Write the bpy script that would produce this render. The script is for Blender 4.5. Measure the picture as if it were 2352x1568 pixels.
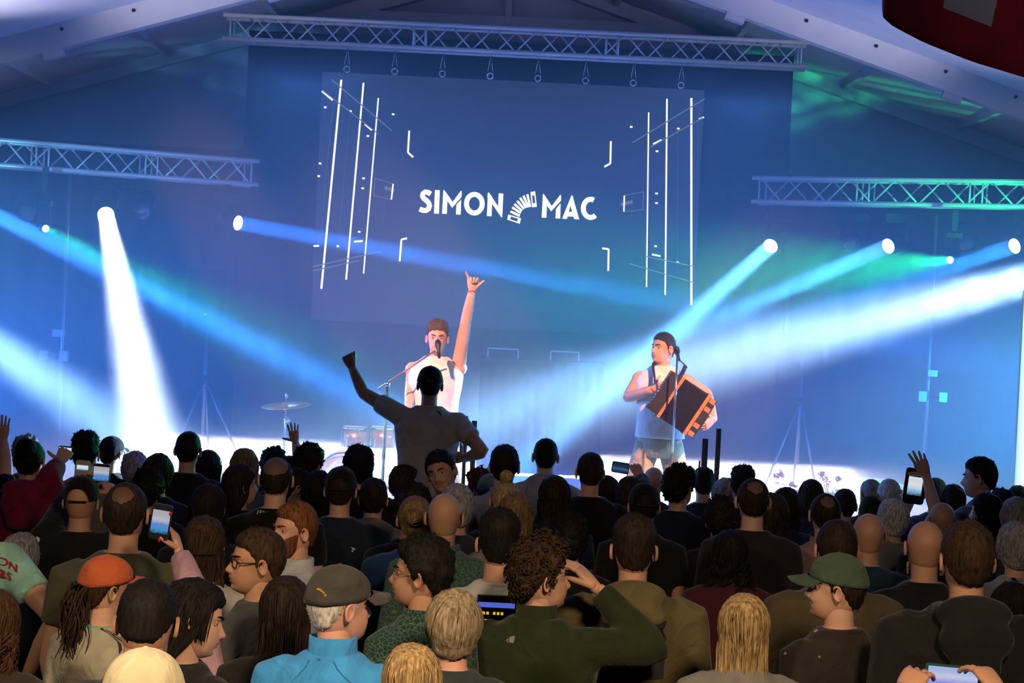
import bpy, math, random, zlib
import numpy as np
from mathutils import Vector, Matrix, noise, Euler

random.seed(7); np.random.seed(7)
for o in list(bpy.data.objects): bpy.data.objects.remove(o)
SC = bpy.context.scene
COL = SC.collection

# ------------------------------------------------------------------ camera
F = 4200.0                       # focal length in photo pixels (2352 x 1568 frame)
CAM = np.array([0.0, 0.0, 2.47])
PITCH = -math.atan(65 / F); ROLL = math.radians(2.75)
fw = np.array([0, math.cos(PITCH), math.sin(PITCH)])
r0 = np.array([1.0, 0, 0]); u0 = np.cross(r0, fw)
RT = math.cos(ROLL) * r0 + math.sin(ROLL) * u0
UP = -math.sin(ROLL) * r0 + math.cos(ROLL) * u0
cam_d = bpy.data.cameras.new('camera'); cam_d.sensor_width = 36.0; cam_d.lens = F / 2352 * 36.0
cam_d.clip_start = 0.1; cam_d.clip_end = 200
cam = bpy.data.objects.new('camera', cam_d); COL.objects.link(cam)
cam.matrix_world = Matrix(((RT[0], UP[0], -fw[0], CAM[0]), (RT[1], UP[1], -fw[1], CAM[1]), (RT[2], UP[2], -fw[2], CAM[2]), (0, 0, 0, 1)))
SC.camera = cam

def P(px, py, d):
    """photo pixel + distance along the view axis -> point in the place"""
    return CAM + d * (fw + RT * ((px - 1176) / F) - UP * ((py - 784) / F))

# ------------------------------------------------------------------ world and exposure
w = bpy.data.worlds.new('night'); SC.world = w; w.use_nodes = True
w.node_tree.nodes['Background'].inputs[0].default_value = (0.25, 0.3, 0.6, 1)
w.node_tree.nodes['Background'].inputs[1].default_value = 0.010
SC.view_settings.view_transform = 'Standard'; SC.view_settings.look = 'None'
SC.view_settings.gamma = 1; SC.view_settings.use_curve_mapping = False
SC.view_settings.exposure = 0.0
cy = SC.cycles
cy.use_denoising = True; cy.use_adaptive_sampling = True; cy.adaptive_threshold = 0.04
cy.max_bounces = 4; cy.diffuse_bounces = 2; cy.glossy_bounces = 2; cy.transmission_bounces = 4
cy.volume_bounces = 0; cy.transparent_max_bounces = 8
cy.sample_clamp_indirect = 3.0
cy.caustics_reflective = False; cy.caustics_refractive = False

# ------------------------------------------------------------------ large lights
def look_rot(d):
    return Vector(d).to_track_quat('-Z', 'Y')
def area(name, loc, target, size, power, col, spread=180, shape='DISK', size_y=None):
    l = bpy.data.lights.new(name, 'AREA'); l.shape = shape; l.size = size
    if size_y: l.size_y = size_y
    l.energy = power; l.color = col; l.spread = math.radians(spread)
    o = bpy.data.objects.new(name, l); COL.objects.link(o)
    o.location = Vector(loc); o.rotation_mode = 'QUATERNION'
    o.rotation_quaternion = look_rot(Vector(target) - Vector(loc)); return o
def spot(name, loc, target, ang, power, col, blend=0.6, radius=0.06):
    l = bpy.data.lights.new(name, 'SPOT'); l.spot_size = math.radians(ang); l.spot_blend = blend
    l.energy = power; l.color = col; l.shadow_soft_size = radius
    o = bpy.data.objects.new(name, l); COL.objects.link(o)
    o.location = Vector(loc); o.rotation_mode = 'QUATERNION'
    o.rotation_quaternion = look_rot(Vector(target) - Vector(loc)); return o

STAGE_Z = 0.65; STAGE_Y0 = 12.3; STAGE_Y1 = 22.6; STAGE_X = 4.75
# warm house light over the bar behind the camera
area('house_lamp', (1.6, 1.2, 4.7), (0.3, 4.3, 1.0), 0.8, 60, (1.0, 0.70, 0.42), spread=72)
area('house_lamp_side', (-3.0, 1.4, 4.6), (-1.0, 4.3, 1.0), 0.7, 36, (1.0, 0.74, 0.48), spread=72)
# unseen blue wash spots beyond both stage sides, filling the haze with blue
for sx in (-1, 1):
    spot('blue_wash', (sx * 7.2, 19.4, 1.5), (0, 20.3, 1.9), 72, 3000, (0.025, 0.16, 1.0), blend=1.0, radius=0.2)
    spot('blue_wash_front', (sx * 7.2, 14.6, 3.0), (0, 16.0, 0.8), 80, 4900, (0.07, 0.30, 1.0), blend=1.0, radius=0.2)
# pink-amber front light on the performers, from the roof over the crowd
spot('front_light', (-2.6, 8.2, 5.5), (-0.42, 13.6, 2.05), 14, 5600, (1.0, 0.40, 0.27), blend=0.35, radius=0.08)
spot('drum_light', (-2.8, 8.4, 5.5), (-1.55, 15.65, 1.45), 10, 4000, (1.0, 0.45, 0.42), blend=0.5, radius=0.06)
spot('front_light_right', (3.0, 8.4, 5.5), (1.15, 13.75, 1.55), 13, 5600, (1.0, 0.43, 0.22), blend=0.4, radius=0.1)
# low white strip light added at the back to whiten the stage floor
area('floor_fill', (0, 22.3, 0.77), (0, 20.6, 0.62), 8.4, 250, (1.0, 0.88, 0.90), spread=22, shape='RECTANGLE', size_y=0.08)
# unseen violet spot added to tint the lower right haze
spot('violet_haze_fill', (7.2, 17.0, 2.2), (1.5, 19.0, 1.1), 56, 900, (0.75, 0.42, 1.0), blend=1.0, radius=0.15)
# green flood at the right stage edge, coloured light on the trusses
spot('green_flood', (6.4, 16.5, 3.6), (5.9, 22.5, 0.6), 44, 5200, (0.02, 1.0, 0.42), blend=1.0, radius=0.1)
for gx, tx in ((6.3, 4.15), (6.5, 4.75), (6.7, 5.35), (6.9, 5.95)):
    spot('green_truss_light', (gx, 16.9, 2.1), (tx, 21.8 - (tx - 2.94) * .455 - .14, 4.05), 9, 3000, (0.03, 1.0, 0.36), blend=0.8, radius=0.1)
for gx, tx in ((-6.3, -3.6), (-6.5, -4.3), (-6.7, -5.0), (-6.9, -5.7)):
    spot('cyan_truss_light', (gx, 16.9, 2.1), (tx, 21.8 + (tx + 3.1) * .42 - .14, 4.08), 9, 1000, (0.16, 0.60, 1.0), blend=0.8, radius=0.1)
for sx in (-1, 1):
    spot('top_truss_light', (sx * 2.2 + .3, 12.4, 5.05), (sx * 1.7 + .2, 21.6, 6.25), 28, 130, (0.56, 0.50, 1.0), blend=0.9, radius=0.1)
# unseen weak spot added to lift the dark flag
spot('flag_fill', (2.2, 4.5, 3.4), (3.5, 11.0, 5.0), 26, 70, (1.0, 0.8, 0.7), blend=0.9)
# blue spots added to rim the crowd's heads, no fixtures built
for sx in (-1, 1):
    spot('crowd_rim_fill', (sx * 2.6, 21.1, 5.45), (sx * 0.6, 8.0, 1.2), 44, 450, (0.08, 0.26, 1.0), blend=0.9, radius=0.1)
# unseen lavender spots added to brighten the roof corners
for sx in (-1, 1):
    spot('roof_fill', (sx * 6.9, 17.2, 3.8), (sx * 5.0, 19.1, 5.55), 38, 1350, (0.80, 0.80, 1.0), blend=1.0, radius=0.2)

# ------------------------------------------------------------------ materials
MATS = {}
def lin(c):
    return tuple(((x / 255) / 12.92 if x / 255 <= 0.04045 else ((x / 255 + 0.055) / 1.055) ** 2.4) for x in c)
def mat(key, col, rough=0.6, metal=0.0, nscale=None, namt=0.25, stretch=(1, 1, 1), bump=0.0, spec=0.4, emit=None, estr=0.0, sheen=0.0, bdist=0.01, ndist=0.0):
    if key in MATS: return MATS[key]
    m = bpy.data.materials.new(key); m.use_nodes = True; MATS[key] = m
    nt = m.node_tree; b = nt.nodes['Principled BSDF']
    b.inputs['Base Color'].default_value = (*col, 1); b.inputs['Roughness'].default_value = rough
    b.inputs['Metallic'].default_value = metal; b.inputs['Specular IOR Level'].default_value = spec
    if sheen: b.inputs['Sheen Weight'].default_value = sheen
    if emit:
        b.inputs['Emission Color'].default_value = (*emit, 1); b.inputs['Emission Strength'].default_value = estr
    if nscale:
        tc = nt.nodes.new('ShaderNodeTexCoord'); mp = nt.nodes.new('ShaderNodeMapping'); mp.inputs['Scale'].default_value = stretch
        nz = nt.nodes.new('ShaderNodeTexNoise'); nz.inputs['Scale'].default_value = nscale; nz.inputs['Detail'].default_value = 4
        nt.links.new(tc.outputs['Object'], mp.inputs[0]); nt.links.new(mp.outputs[0], nz.inputs['Vector'])
        mx = nt.nodes.new('ShaderNodeMix'); mx.data_type = 'RGBA'; mx.blend_type = 'MIX'
        lo = tuple(max(0, c * (1 - namt)) for c in col); hi = tuple(min(1, c * (1 + namt)) for c in col)
        mx.inputs[6].default_value = (*lo, 1); mx.inputs[7].default_value = (*hi, 1)
        cr = nt.nodes.new('ShaderNodeMapRange'); cr.inputs[1].default_value = 0.3; cr.inputs[2].default_value = 0.7
        nt.links.new(nz.outputs[0], cr.inputs[0]); nt.links.new(cr.outputs[0], mx.inputs[0])
        nt.links.new(mx.outputs[2], b.inputs['Base Color'])
        if bump:
            bp = nt.nodes.new('ShaderNodeBump'); bp.inputs['Strength'].default_value = bump; bp.inputs['Distance'].default_value = bdist; nz.inputs['Distortion'].default_value = ndist
            nt.links.new(nz.outputs[0], bp.inputs['Height']); nt.links.new(bp.outputs[0], b.inputs['Normal'])
    return m
def emat(key, col, s):
    if key in MATS: return MATS[key]
    m = bpy.data.materials.new(key); m.use_nodes = True; MATS[key] = m
    nt = m.node_tree; nt.nodes.clear()
    e = nt.nodes.new('ShaderNodeEmission'); e.inputs[0].default_value = (*col, 1); e.inputs[1].default_value = s
    out = nt.nodes.new('ShaderNodeOutputMaterial'); nt.links.new(e.outputs[0], out.inputs[0]); return m

ALU = mat('aluminium', (0.62, 0.62, 0.64), 0.38, 0.25, nscale=30, namt=0.1)
BLK = mat('black_metal', (0.012, 0.012, 0.014), 0.45, 0.2)
CHROME = mat('chrome', (0.85, 0.85, 0.86), 0.12, 1.0)
DRAPE = mat('black_molton', (0.035, 0.036, 0.042), 0.95, nscale=14, namt=0.3, spec=0.1)
PVC = mat('white_tent_fabric', (0.62, 0.60, 0.66), 0.6, nscale=2.5, namt=0.06)
RAFT = mat('rafter_aluminium', (0.58, 0.55, 0.58), 0.5, 0.0, nscale=4, namt=0.06)
FLOORW = mat('white_stage_floor', (0.90, 0.88, 0.87), 0.5, nscale=3, namt=0.05)
GROUND = mat('tent_plank_floor', (0.05, 0.04, 0.032), 0.8, nscale=8, namt=0.4, stretch=(1, 8, 1))

# ------------------------------------------------------------------ mesh helpers
class MB:
    def __init__(s): s.v = []; s.f = []; s.m = []
    def add(s, V, Fc, m=0):
        o = len(s.v); s.v.extend([tuple(map(float, p)) for p in V])
        s.f.extend([tuple(i + o for i in f) for f in Fc]); s.m.extend([m] * len(Fc))
    def xf(s, M):
        a = np.array(s.v); M = np.array(M)
        s.v = [tuple(p) for p in a @ M[:3, :3].T + M[:3, 3]]; return s
    def box(s, c, h, R=None, m=0):
        c = np.array(c, float); V = np.array([[x, y, z] for x in (-1, 1) for y in (-1, 1) for z in (-1, 1)], float) * np.array(h)
        if R is not None: V = V @ np.array(R).T
        s.add(V + c, [(0, 1, 3, 2), (4, 6, 7, 5), (0, 4, 5, 1), (2, 3, 7, 6), (0, 2, 6, 4), (1, 5, 7, 3)], m)
    def tube(s, path, rad, n=8, m=0, cap=True, up=None, flat=None):
        p = np.array(path, float); N = len(p)
        rad = np.array(rad, float) if np.ndim(rad) else np.full(N, float(rad))
        T = np.gradient(p, axis=0); T /= (np.linalg.norm(T, axis=1, keepdims=True) + 1e-12)
        a = np.array(up, float) if up is not None else (np.array([0, 0, 1.0]) if abs(T[0][2]) < 0.9 else np.array([0, 1.0, 0]))
        V = []; u = np.cross(T[0], a); u /= np.linalg.norm(u)
        for i in range(N):
            u = u - T[i] * np.dot(u, T[i]); u /= np.linalg.norm(u); v = np.cross(T[i], u)
            k = 1.0 if flat is None else flat
            for j in range(n):
                t = 2 * math.pi * j / n
                V.append(p[i] + rad[i] * (math.cos(t) * u + k * math.sin(t) * v))
        Fc = [(i * n + j, i * n + (j + 1) % n, (i + 1) * n + (j + 1) % n, (i + 1) * n + j) for i in range(N - 1) for j in range(n)]
        if cap: Fc += [tuple(range(n))[::-1], tuple((N - 1) * n + j for j in range(n))]
        s.add(V, Fc, m)
    def ell(s, c, r, nu=12, nv=8, R=None, m=0):
        V = [(0, 0, -1)] + [(math.cos(f) * math.cos(t), math.cos(f) * math.sin(t), math.sin(f))
             for f in [-math.pi / 2 + math.pi * i / nv for i in range(1, nv)] for t in [2 * math.pi * j / nu for j in range(nu)]] + [(0, 0, 1)]
        V = np.array(V) * np.array(r)
        if R is not None: V = V @ np.array(R).T
        Fc = [(0, 1 + (j + 1) % nu, 1 + j) for j in range(nu)]
        for i in range(nv - 2):
            for j in range(nu):
                a = 1 + i * nu + j; b = 1 + i * nu + (j + 1) % nu; Fc.append((a, b, b + nu, a + nu))
        L = len(V) - 1; o = 1 + (nv - 2) * nu
        Fc += [(o + j, o + (j + 1) % nu, L) for j in range(nu)]
        s.add(V + np.array(c, float), Fc, m)
    def loft(s, rings, m=0, cap=True):
        n = len(rings[0]); V = [p for r in rings for p in r]
        Fc = [(i * n + j, i * n + (j + 1) % n, (i + 1) * n + (j + 1) % n, (i + 1) * n + j) for i in range(len(rings) - 1) for j in range(n)]
        if cap: Fc += [tuple(range(n))[::-1], tuple((len(rings) - 1) * n + j for j in range(n))]
        s.add(V, Fc, m)
    def grid(s, V, nu, nv, m=0, wrap=False):
        Fc = []
        for i in range(nv - 1):
            for j in range(nu if wrap else nu - 1):
                Fc.append((i * nu + j, i * nu + (j + 1) % nu, (i + 1) * nu + (j + 1) % nu, (i + 1) * nu + j))
        s.add(V, Fc, m)
def link(o, parent=None):
    COL.objects.link(o)
    if parent is not None: o.parent = parent
    return o
def make_mesh(name, mb, mats, smooth=True):
    me = bpy.data.meshes.new(name); me.from_pydata(mb.v, [], mb.f)
    for m in (mats if isinstance(mats, (list, tuple)) else [mats]): me.materials.append(m)
    if any(mb.m): me.polygons.foreach_set('material_index', mb.m)
    me.polygons.foreach_set('use_smooth', [smooth] * len(me.polygons)); me.update(); return me
def obj(name, mb, mats, parent=None, smooth=True, label=None, cat=None, group=None, kind=None, loc=None):
    o = bpy.data.objects.new(name, make_mesh(name, mb, mats, smooth)); link(o, parent)
    if loc is not None: o.location = loc
    return tag(o, label, cat, group, kind)
def tag(o, label=None, cat=None, group=None, kind=None):
    if label: o['label'] = label
    if cat: o['category'] = cat
    if group: o['group'] = group
    if kind: o['kind'] = kind
    return o
def empty(name, loc, label=None, cat=None, group=None, rz=0):
    o = bpy.data.objects.new(name, None); o.location = Vector(loc); o.rotation_euler = (0, 0, rz); link(o)
    o.empty_display_size = 0.1
    return tag(o, label, cat, group)
def cyl(a, b, r, n=8):
    m = MB(); m.tube([a, b], r, n); return m
def ss(a, b, x):
    t = np.clip((np.asarray(x) - a) / (b - a), 0, 1); return t * t * (3 - 2 * t)
def unit(v):
    v = np.array(v, float); return v / (np.linalg.norm(v) + 1e-12)

# ------------------------------------------------------------------ tent
X0 = -0.25; APEX = 6.93; SL = 0.31; HALF = 8.2
def roofz(x): return APEX - SL * abs(x - X0)
mb = MB(); mb.box((0, 10.5, -0.05), (9.5, 15.5, 0.05)); obj('floor', mb, GROUND, smooth=False, kind='structure', label='dark plank floor of the festival tent')
mb = MB()
for sx in (-1, 1):
    xs = np.linspace(0, HALF, 12); V = []
    ys = np.linspace(-4.6, 24.1, 30)
    for y in ys:
        bay = ((y - 20.8) / 5.0) % 1.0
        for x in xs: V.append((X0 + sx * x, y, APEX + 0.16 - SL * x - 0.10 * math.sin(math.pi * bay) * math.sin(math.pi * x / HALF)))
    mb.grid(V, 12, 30)
obj('ceiling', mb, PVC, kind='structure', label='white pitched tent roof membrane')
mb = MB()
yb = 24.05; V = [(X0 - HALF, yb, 0), (X0 + HALF, yb, 0), (X0 + HALF, yb, roofz(X0 + HALF) + .15), (X0, yb, APEX + .15), (X0 - HALF, yb, roofz(X0 - HALF) + .15)]
V += [(x, y + 0.03, z) for x, y, z in V]
mb.add(V, [(0, 1, 2, 3, 4), (9, 8, 7, 6, 5)]); obj('wall_back', mb, PVC, smooth=False, kind='structure', label='white gable wall of the tent')
for nm, sx in (('wall_left', -1), ('wall_right', 1)):
    mb = MB(); mb.box((X0 + sx * HALF, 9.7, roofz(X0 + HALF) / 2), (0.03, 14.4, roofz(X0 + HALF) / 2)); obj(nm, mb, PVC, smooth=False, kind='structure', label='white side wall of the tent')
def rafter(name, y, hh, ww, drop, m):
    mb = MB()
    for sx in (-1, 1):
        L = HALF; R = np.array(Euler((0, sx * math.atan(SL), 0)).to_matrix())
        c = (X0 + sx * L / 2, y, APEX - drop - SL * L / 2)
        mb.box(c, (L / 2 * math.hypot(1, SL) + .02, ww, hh), R)
    return obj(name, mb, m, smooth=False, kind='structure')
for k, y in enumerate((20.8, 15.8, 10.8)):
    o = rafter('trim_%d' % (k + 1), y, 0.155, 0.09, 0.0, RAFT); o['label'] = 'broad aluminium roof rafter of the tent'
    if k == 0:
        for sx in (-1, 1):
            for t in np.linspace(1.0, 7.4, 9):
                mbb = MB(); mbb.tube([(X0 + sx * t, y - .105, APEX - SL * t + .05), (X0 + sx * t, y - .085, APEX - SL * t + .05)], 0.02, 8)
                obj('bolt', mbb, BLK, o)
            for t in (2.6, 5.1):
                mbb = MB(); mbb.box((X0 + sx * t, y, APEX - SL * t - .19), (.11, .07, .045), np.array(Euler((0, sx * math.atan(SL), 0)).to_matrix()))
                obj('bracket', mbb, RAFT, o, smooth=False)
o = rafter('trim_4', 23.85, 0.09, 0.07, 0.0, RAFT); o['label'] = 'slim rafter along the gable wall'
mb = MB(); mb.box((X0, 23.85, APEX - 0.72), (2.2, 0.06, 0.10)); obj('trim_5', mb, RAFT, smooth=False, kind='structure', label='horizontal tie beam under the tent apex')
mb = MB(); mb.box((X0, 23.9, APEX - 0.3), (0.04, 0.04, 0.4)); obj('trim_6', mb, RAFT, smooth=False, kind='structure', label='short king post under the tent apex')
for k, t in enumerate((1.4, 2.9, 4.4, 5.9)):
    for sx in (-1, 1):
        mb = MB(); mb.box((X0 + sx * t, 22.4, APEX - SL * t + .06), (.035, 1.5, .05)); obj('trim_%d' % (7 + k * 2 + (sx > 0)), mb, RAFT, smooth=False, kind='structure', label='roof purlin between rafter and gable')

# ------------------------------------------------------------------ stage
def drape(name, x0, x1, z0, z1, y, label, ripple=0.05, n=None):
    n = n or int(abs(x1 - x0) * 14); mb = MB(); V = []
    for z in np.linspace(z0, z1, 8):
        for i, x in enumerate(np.linspace(x0, x1, n)):
            V.append((x, y + ripple * math.sin(x * 17 + 0.4 * math.sin(x * 5)) * (1 - 0.3 * (z - z0) / (z1 - z0)), z))
    mb.grid(V, n, 8); o = obj(name, mb, DRAPE, label=label, cat='curtain'); o['kind'] = 'structure'
    md = o.modifiers.new('thick', 'SOLIDIFY'); md.thickness = 0.01
    del o['category']; return o
pl = P(567, 220, 22.7); pr = P(1815, 300, 22.7)
drape('wall_1', pl[0], pr[0], STAGE_Z, P(1100, 95, 22.7)[2], 22.75, 'tall black curtain hung behind the video screen')
drape('wall_2', -8.3, pl[0] + .05, 0.0, P(450, 338, 22.8)[2], 22.9, 'low black curtain left of the screen')
drape('wall_3', pr[0] - .05, 8.0, 0.0, P(1950, 408, 22.8)[2], 22.9, 'low black curtain right of the screen')
st = empty('stage', (0, 17.4, 0), 'low stage with bright white floor covering', 'stage')
mb = MB(); mb.box((0, (STAGE_Y0 + STAGE_Y1) / 2 - 17.4, STAGE_Z - 0.02), (STAGE_X, (STAGE_Y1 - STAGE_Y0) / 2, 0.02)); obj('stage_floor', mb, FLOORW, st, smooth=False)
mb = MB(); mb.box((0, (STAGE_Y0 + STAGE_Y1) / 2 - 17.4 + .05, (STAGE_Z - 0.04) / 2), (STAGE_X - .08, (STAGE_Y1 - STAGE_Y0) / 2 - .1, (STAGE_Z - .04) / 2)); obj('stage_skirt', mb, DRAPE, st, smooth=False)
st['kind'] = 'structure'; del st['category']

# ------------------------------------------------------------------ trusses
def truss(label, a, b, hw=0.139, seg=3, ph=0.0, cr=0.027, br=0.011, bay=0.52):
    a = np.array(a); b = np.array(b); L = np.linalg.norm(b - a); t = (b - a) / L
    side = unit(np.cross(t, (0, 0, 1))); up = np.array([0, 0, 1.0])
    root = empty('truss', a, label, 'truss', 'aluminium lighting trusses')
    c = {}
    for i, (s, u) in enumerate(((-1, -1), (1, -1), (1, 1), (-1, 1))):
        o0 = side * s * hw + up * u * hw; c[(s, u)] = o0
        obj('chord', cyl(o0 - t * .04, o0 + t * (L + .04), cr), ALU, root)
    faces = [((-1, -1), (-1, 1), ph), ((1, -1), (1, 1), ph + .5), ((-1, 1), (1, 1), ph), ((-1, -1), (1, -1), ph + .5)]
    nb = int(round(L / bay)); bl = L / nb
    for A, B, p in faces:
        k = 0; x = 0.04
        pts = [0.04] + [bl * (i + 0.25 + (p % 1) * 0.5) for i in range(nb)] 
        q = [(0.05, 0)]
        n2 = nb * 2; xs = np.linspace(0.06, L - 0.06, n2 + 1)
        flip = 0 if p % 1 < .5 else 1
        for i in range(n2):
            p0 = (c[A] if (i + flip) % 2 == 0 else c[B]) + t * xs[i]; p1 = (c[B] if (i + flip) % 2 == 0 else c[A]) + t * xs[i + 1]
            obj('brace', cyl(p0, p1, br, 6), ALU, root)
    for s in range(seg + 1):
        x = L * s / seg
        for dx in ((-.07, .07) if 0 < s < seg else ((.05,) if s == 0 else (-.05,))):
            for A, B in (((-1, -1), (-1, 1)), ((1, -1), (1, 1))):
                obj('brace', cyl(c[A] + t * (x + dx), c[B] + t * (x + dx), br, 6), ALU, root)
    return root
TA = P(524, 64, 21.6); TB = P(1846, 130, 21.6); TB[2] = TA[2] = (TA[2] + TB[2]) / 2
truss('long lavender lit truss hung above the video screen', TA, TB)
LA = P(578, 406, 21.8); LB = P(-170, 330, 20.2); LZ = (LA[2] + LB[2]) / 2; LA[2] = LB[2] = LZ
truss('blue lit truss at upper left over the spotlights', LA, LB, ph=.2)
RA = P(1742, 446, 21.8); RB = P(2520, 441, 20.2); RZ = (RA[2] + RB[2]) / 2; RA[2] = RB[2] = RZ
truss('green lit truss at upper right over the spotlights', RA, RB, ph=.2)

# ------------------------------------------------------------------ video screen
SD = 21.75
q00 = P(741, 163, SD); q10 = P(1618, 210, SD); q01 = P(714, 732, SD); q11 = P(1590, 778, SD)
sx0 = (q00[0] + q01[0]) / 2; sx1 = (q10[0] + q11[0]) / 2; sz1 = (q00[2] + q10[2]) / 2; sz0 = (q01[2] + q11[2]) / 2
SY = float(np.mean([q00[1], q10[1], q01[1], q11[1]]))
scr = empty('video_screen', ((sx0 + sx1) / 2, SY, sz0), 'large dark blue video screen showing white band lettering', 'screen')
SO = np.array(scr.location)
mb = MB(); mb.box((0, .05, (sz1 - sz0) / 2), ((sx1 - sx0) / 2, .045, (sz1 - sz0) / 2)); obj('housing', mb, BLK, scr, smooth=False)
NP = 8; NR = 5; pw = (sx1 - sx0) / NP; phh = (sz1 - sz0) / NR
SCRM = mat('led_face', (0.01, 0.012, 0.02), 0.6, emit=(0.12, 0.17, 0.38), estr=0.2)
pm = None
for i in range(NP):
    for j in range(NR):
        if pm is None:
            mb = MB(); mb.box((0, 0, 0), (pw / 2 - .0006, .006, phh / 2 - .0006)); pm = make_mesh('panel', mb, SCRM, False)
        o = bpy.data.objects.new('panel', pm); link(o, scr); o.location = (-(sx1 - sx0) / 2 + pw * (i + .5), 0, phh * (j + .5))
GW = emat('screen_white', (1, 1, 1), 1.9); GD = emat('screen_dim', (0.55, 0.62, 0.8), 0.35); GF = emat('screen_faint', (0.5, 0.58, 0.85), 0.16)
def onscr(px, py):
    d = fw + RT * ((px - 1176) / F) - UP * ((py - 784) / F); t = (SY - 0.012 - CAM[1]) / d[1]
    return CAM + d * t - SO
def glyph(name, polys, m=GW, off=0.0):
    mb = MB()
    for pg in polys:
        V = [onscr(*p) + np.array([0, -off, 0]) for p in pg]; n = len(V)
        V2 = [v + np.array([0, .004, 0]) for v in V]
        mb.add(V + V2, [tuple(range(n)), tuple(range(2 * n - 1, n - 1, -1))] + [(i, (i + 1) % n, n + (i + 1) % n, n + i) for i in range(n)])
    return obj(name, mb, m, scr, smooth=False)
def c8(pts): return [(900 + x / 3.92, 400 + y / 3.92) for x, y in pts]
def stroke(a, b, wd):
    a = np.array(a, float); b = np.array(b, float); n = unit([-(b - a)[1], (b - a)[0]]) * wd / 2
    return [a + n, b + n, b - n, a - n]
def arcband(cx, cy, rx, ry, t0, t1, wd, n=16):
    out = []; 
    for i in range(n):
        a, b = [math.radians(t0 + (t1 - t0) * k / n) for k in (i, i + 1)]
        p = lambda t, q: (cx + (rx + q) * math.cos(t), cy + (ry + q) * math.sin(t))
        out.append([p(a, wd / 2), p(b, wd / 2), p(b, -wd / 2), p(a, -wd / 2)])
    return out
def G(name, polys): return glyph(name, [c8(p) for p in polys])
# letters, traced in the plane of the screen
pts = [(350, 178), (325, 163), (300, 160), (280, 175), (275, 195), (285, 215), (310, 235), (332, 258), (340, 285), (330, 312), (305, 327), (280, 325), (250, 312)]
cv = [np.array(p, float) for p in pts]; pol = []
L_, R_ = [], []
for i, p in enumerate(cv):
    t = unit(cv[min(i + 1, len(cv) - 1)] - cv[max(i - 1, 0)]); n = np.array([-t[1], t[0]]) * 23
    L_.append(p + n); R_.append(p - n)
G('letter', [[L_[i], L_[i + 1], R_[i + 1], R_[i]] for i in range(len(cv) - 1)])
G('letter', [[(388, 142), (432, 144), (424, 355), (379, 353)]])
G('letter', [[(464, 142), (472, 142), (502, 186), (495, 357), (452, 355)], [(464, 142), (472, 142), (548, 248), (543, 303), (500, 240)], [(543, 303), (548, 248), (620, 150), (630, 152), (627, 205)], [(625, 228), (620, 364), (577, 362), (581, 275)]])
G('letter', arcband(743, 265, 71, 84, 0, 360, 45, 28))
G('letter', [[(866, 164), (873, 164), (905, 205), (898, 378), (855, 376)], [(866, 164), (873, 164), (995, 345), (990, 388), (985, 386), (860, 205)], [(962, 172), (1004, 174), (994, 388), (985, 386), (955, 330)]])
G('letter', [[(1360, 178), (1368, 178), (1398, 225), (1392, 392), (1349, 390)], [(1360, 178), (1368, 178), (1440, 285), (1434, 334), (1392, 275)], [(1434, 334), (1440, 285), (1515, 187), (1525, 189), (1522, 240)], [(1520, 262), (1516, 399), (1473, 397), (1478, 312)]])
G('letter', [[(1618, 190), (1626, 190), (1610, 275), (1577, 402), (1533, 400)], [(1618, 190), (1626, 190), (1687, 406), (1642, 404), (1607, 280)], [(1580, 338), (1640, 340), (1646, 382), (1570, 380)]])
G('letter', arcband(1790, 307, 66, 82, 50, 296, 45, 22))
# folded-bellows emblem
def frame(a, b, c, d, wd):
    q = [np.array(x, float) for x in (a, b, c, d)]; ce = sum(q) / 4
    inn = [p + (ce - p) * wd for p in q]
    return [[q[i], q[(i + 1) % 4], inn[(i + 1) % 4], inn[i]] for i in range(4)]
G('emblem_end', frame((1048, 362), (1163, 396), (1152, 446), (1038, 408), .45))
G('emblem_end', frame((1248, 160), (1290, 153), (1306, 293), (1262, 297), .5))
e0 = [(1068, 335), (1084, 298), (1103, 268), (1128, 240), (1155, 212), (1186, 193), (1220, 180)]
e1 = [(1152, 375), (1160, 350), (1172, 330), (1190, 312), (1210, 302), (1228, 298), (1246, 294)]
for a, b in zip(e0, e1): G('emblem_rib', [stroke(a, b, 21)])
def pl_(pts, wd, m=GW, nm='graphic_line', off=0.0):
    glyph(nm, [stroke(pts[i], pts[i + 1], wd) for i in range(len(pts) - 1)], m, off)
for a, b, wd in (((784, 183), (738, 663), 4.6), ((835, 190), (795, 642), 4.0), ((869, 225), (835, 628), 3.2), ((1588, 225), (1588, 701), 4.8), ((1532, 227), (1528, 677), 3.8), ((1490, 258), (1485, 659), 3.2)):
    pl_([a, b], wd)
for a, b in (((806, 238), (775, 582)), ((765, 235), (735, 555)), ((1557, 278), (1556, 620)), ((1605, 250), (1600, 480)), ((1453, 440), (1451, 500)), ((889, 410), (880, 510))):
    pl_([a, b], 1.3, GF, 'faint_line')
for a, b in (((762, 183), (900, 300)), ((740, 207), (870, 308)), ((718, 612), (876, 577)), ((718, 622), (825, 598)), ((1618, 227), (1452, 328)), ((1615, 270), (1490, 340)), ((1445, 605), (1594, 649)), ((1480, 588), (1596, 612))):
    pl_([a, b], 2.6, GD, 'perspective_line', .002)
for pts in ([(940, 300), (937, 350), (949, 361)], [(1403, 324), (1402, 375), (1388, 383)], [(918, 600), (922, 550), (935, 547)], [(1397, 622), (1398, 572), (1383, 570)]):
    pl_(pts, 4.2, GW, 'corner_bracket', .001)
for a, b in (((739, 209), (764, 230)), ((838, 285), (854, 299)), ((1500, 331), (1520, 321)), ((1605, 274), (1617, 269)), ((813, 555), (833, 553)), ((720, 565), (733, 564)), ((1497, 584), (1517, 588))):
    pl_([a, b], 4, GW, 'dash', .001)
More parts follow.
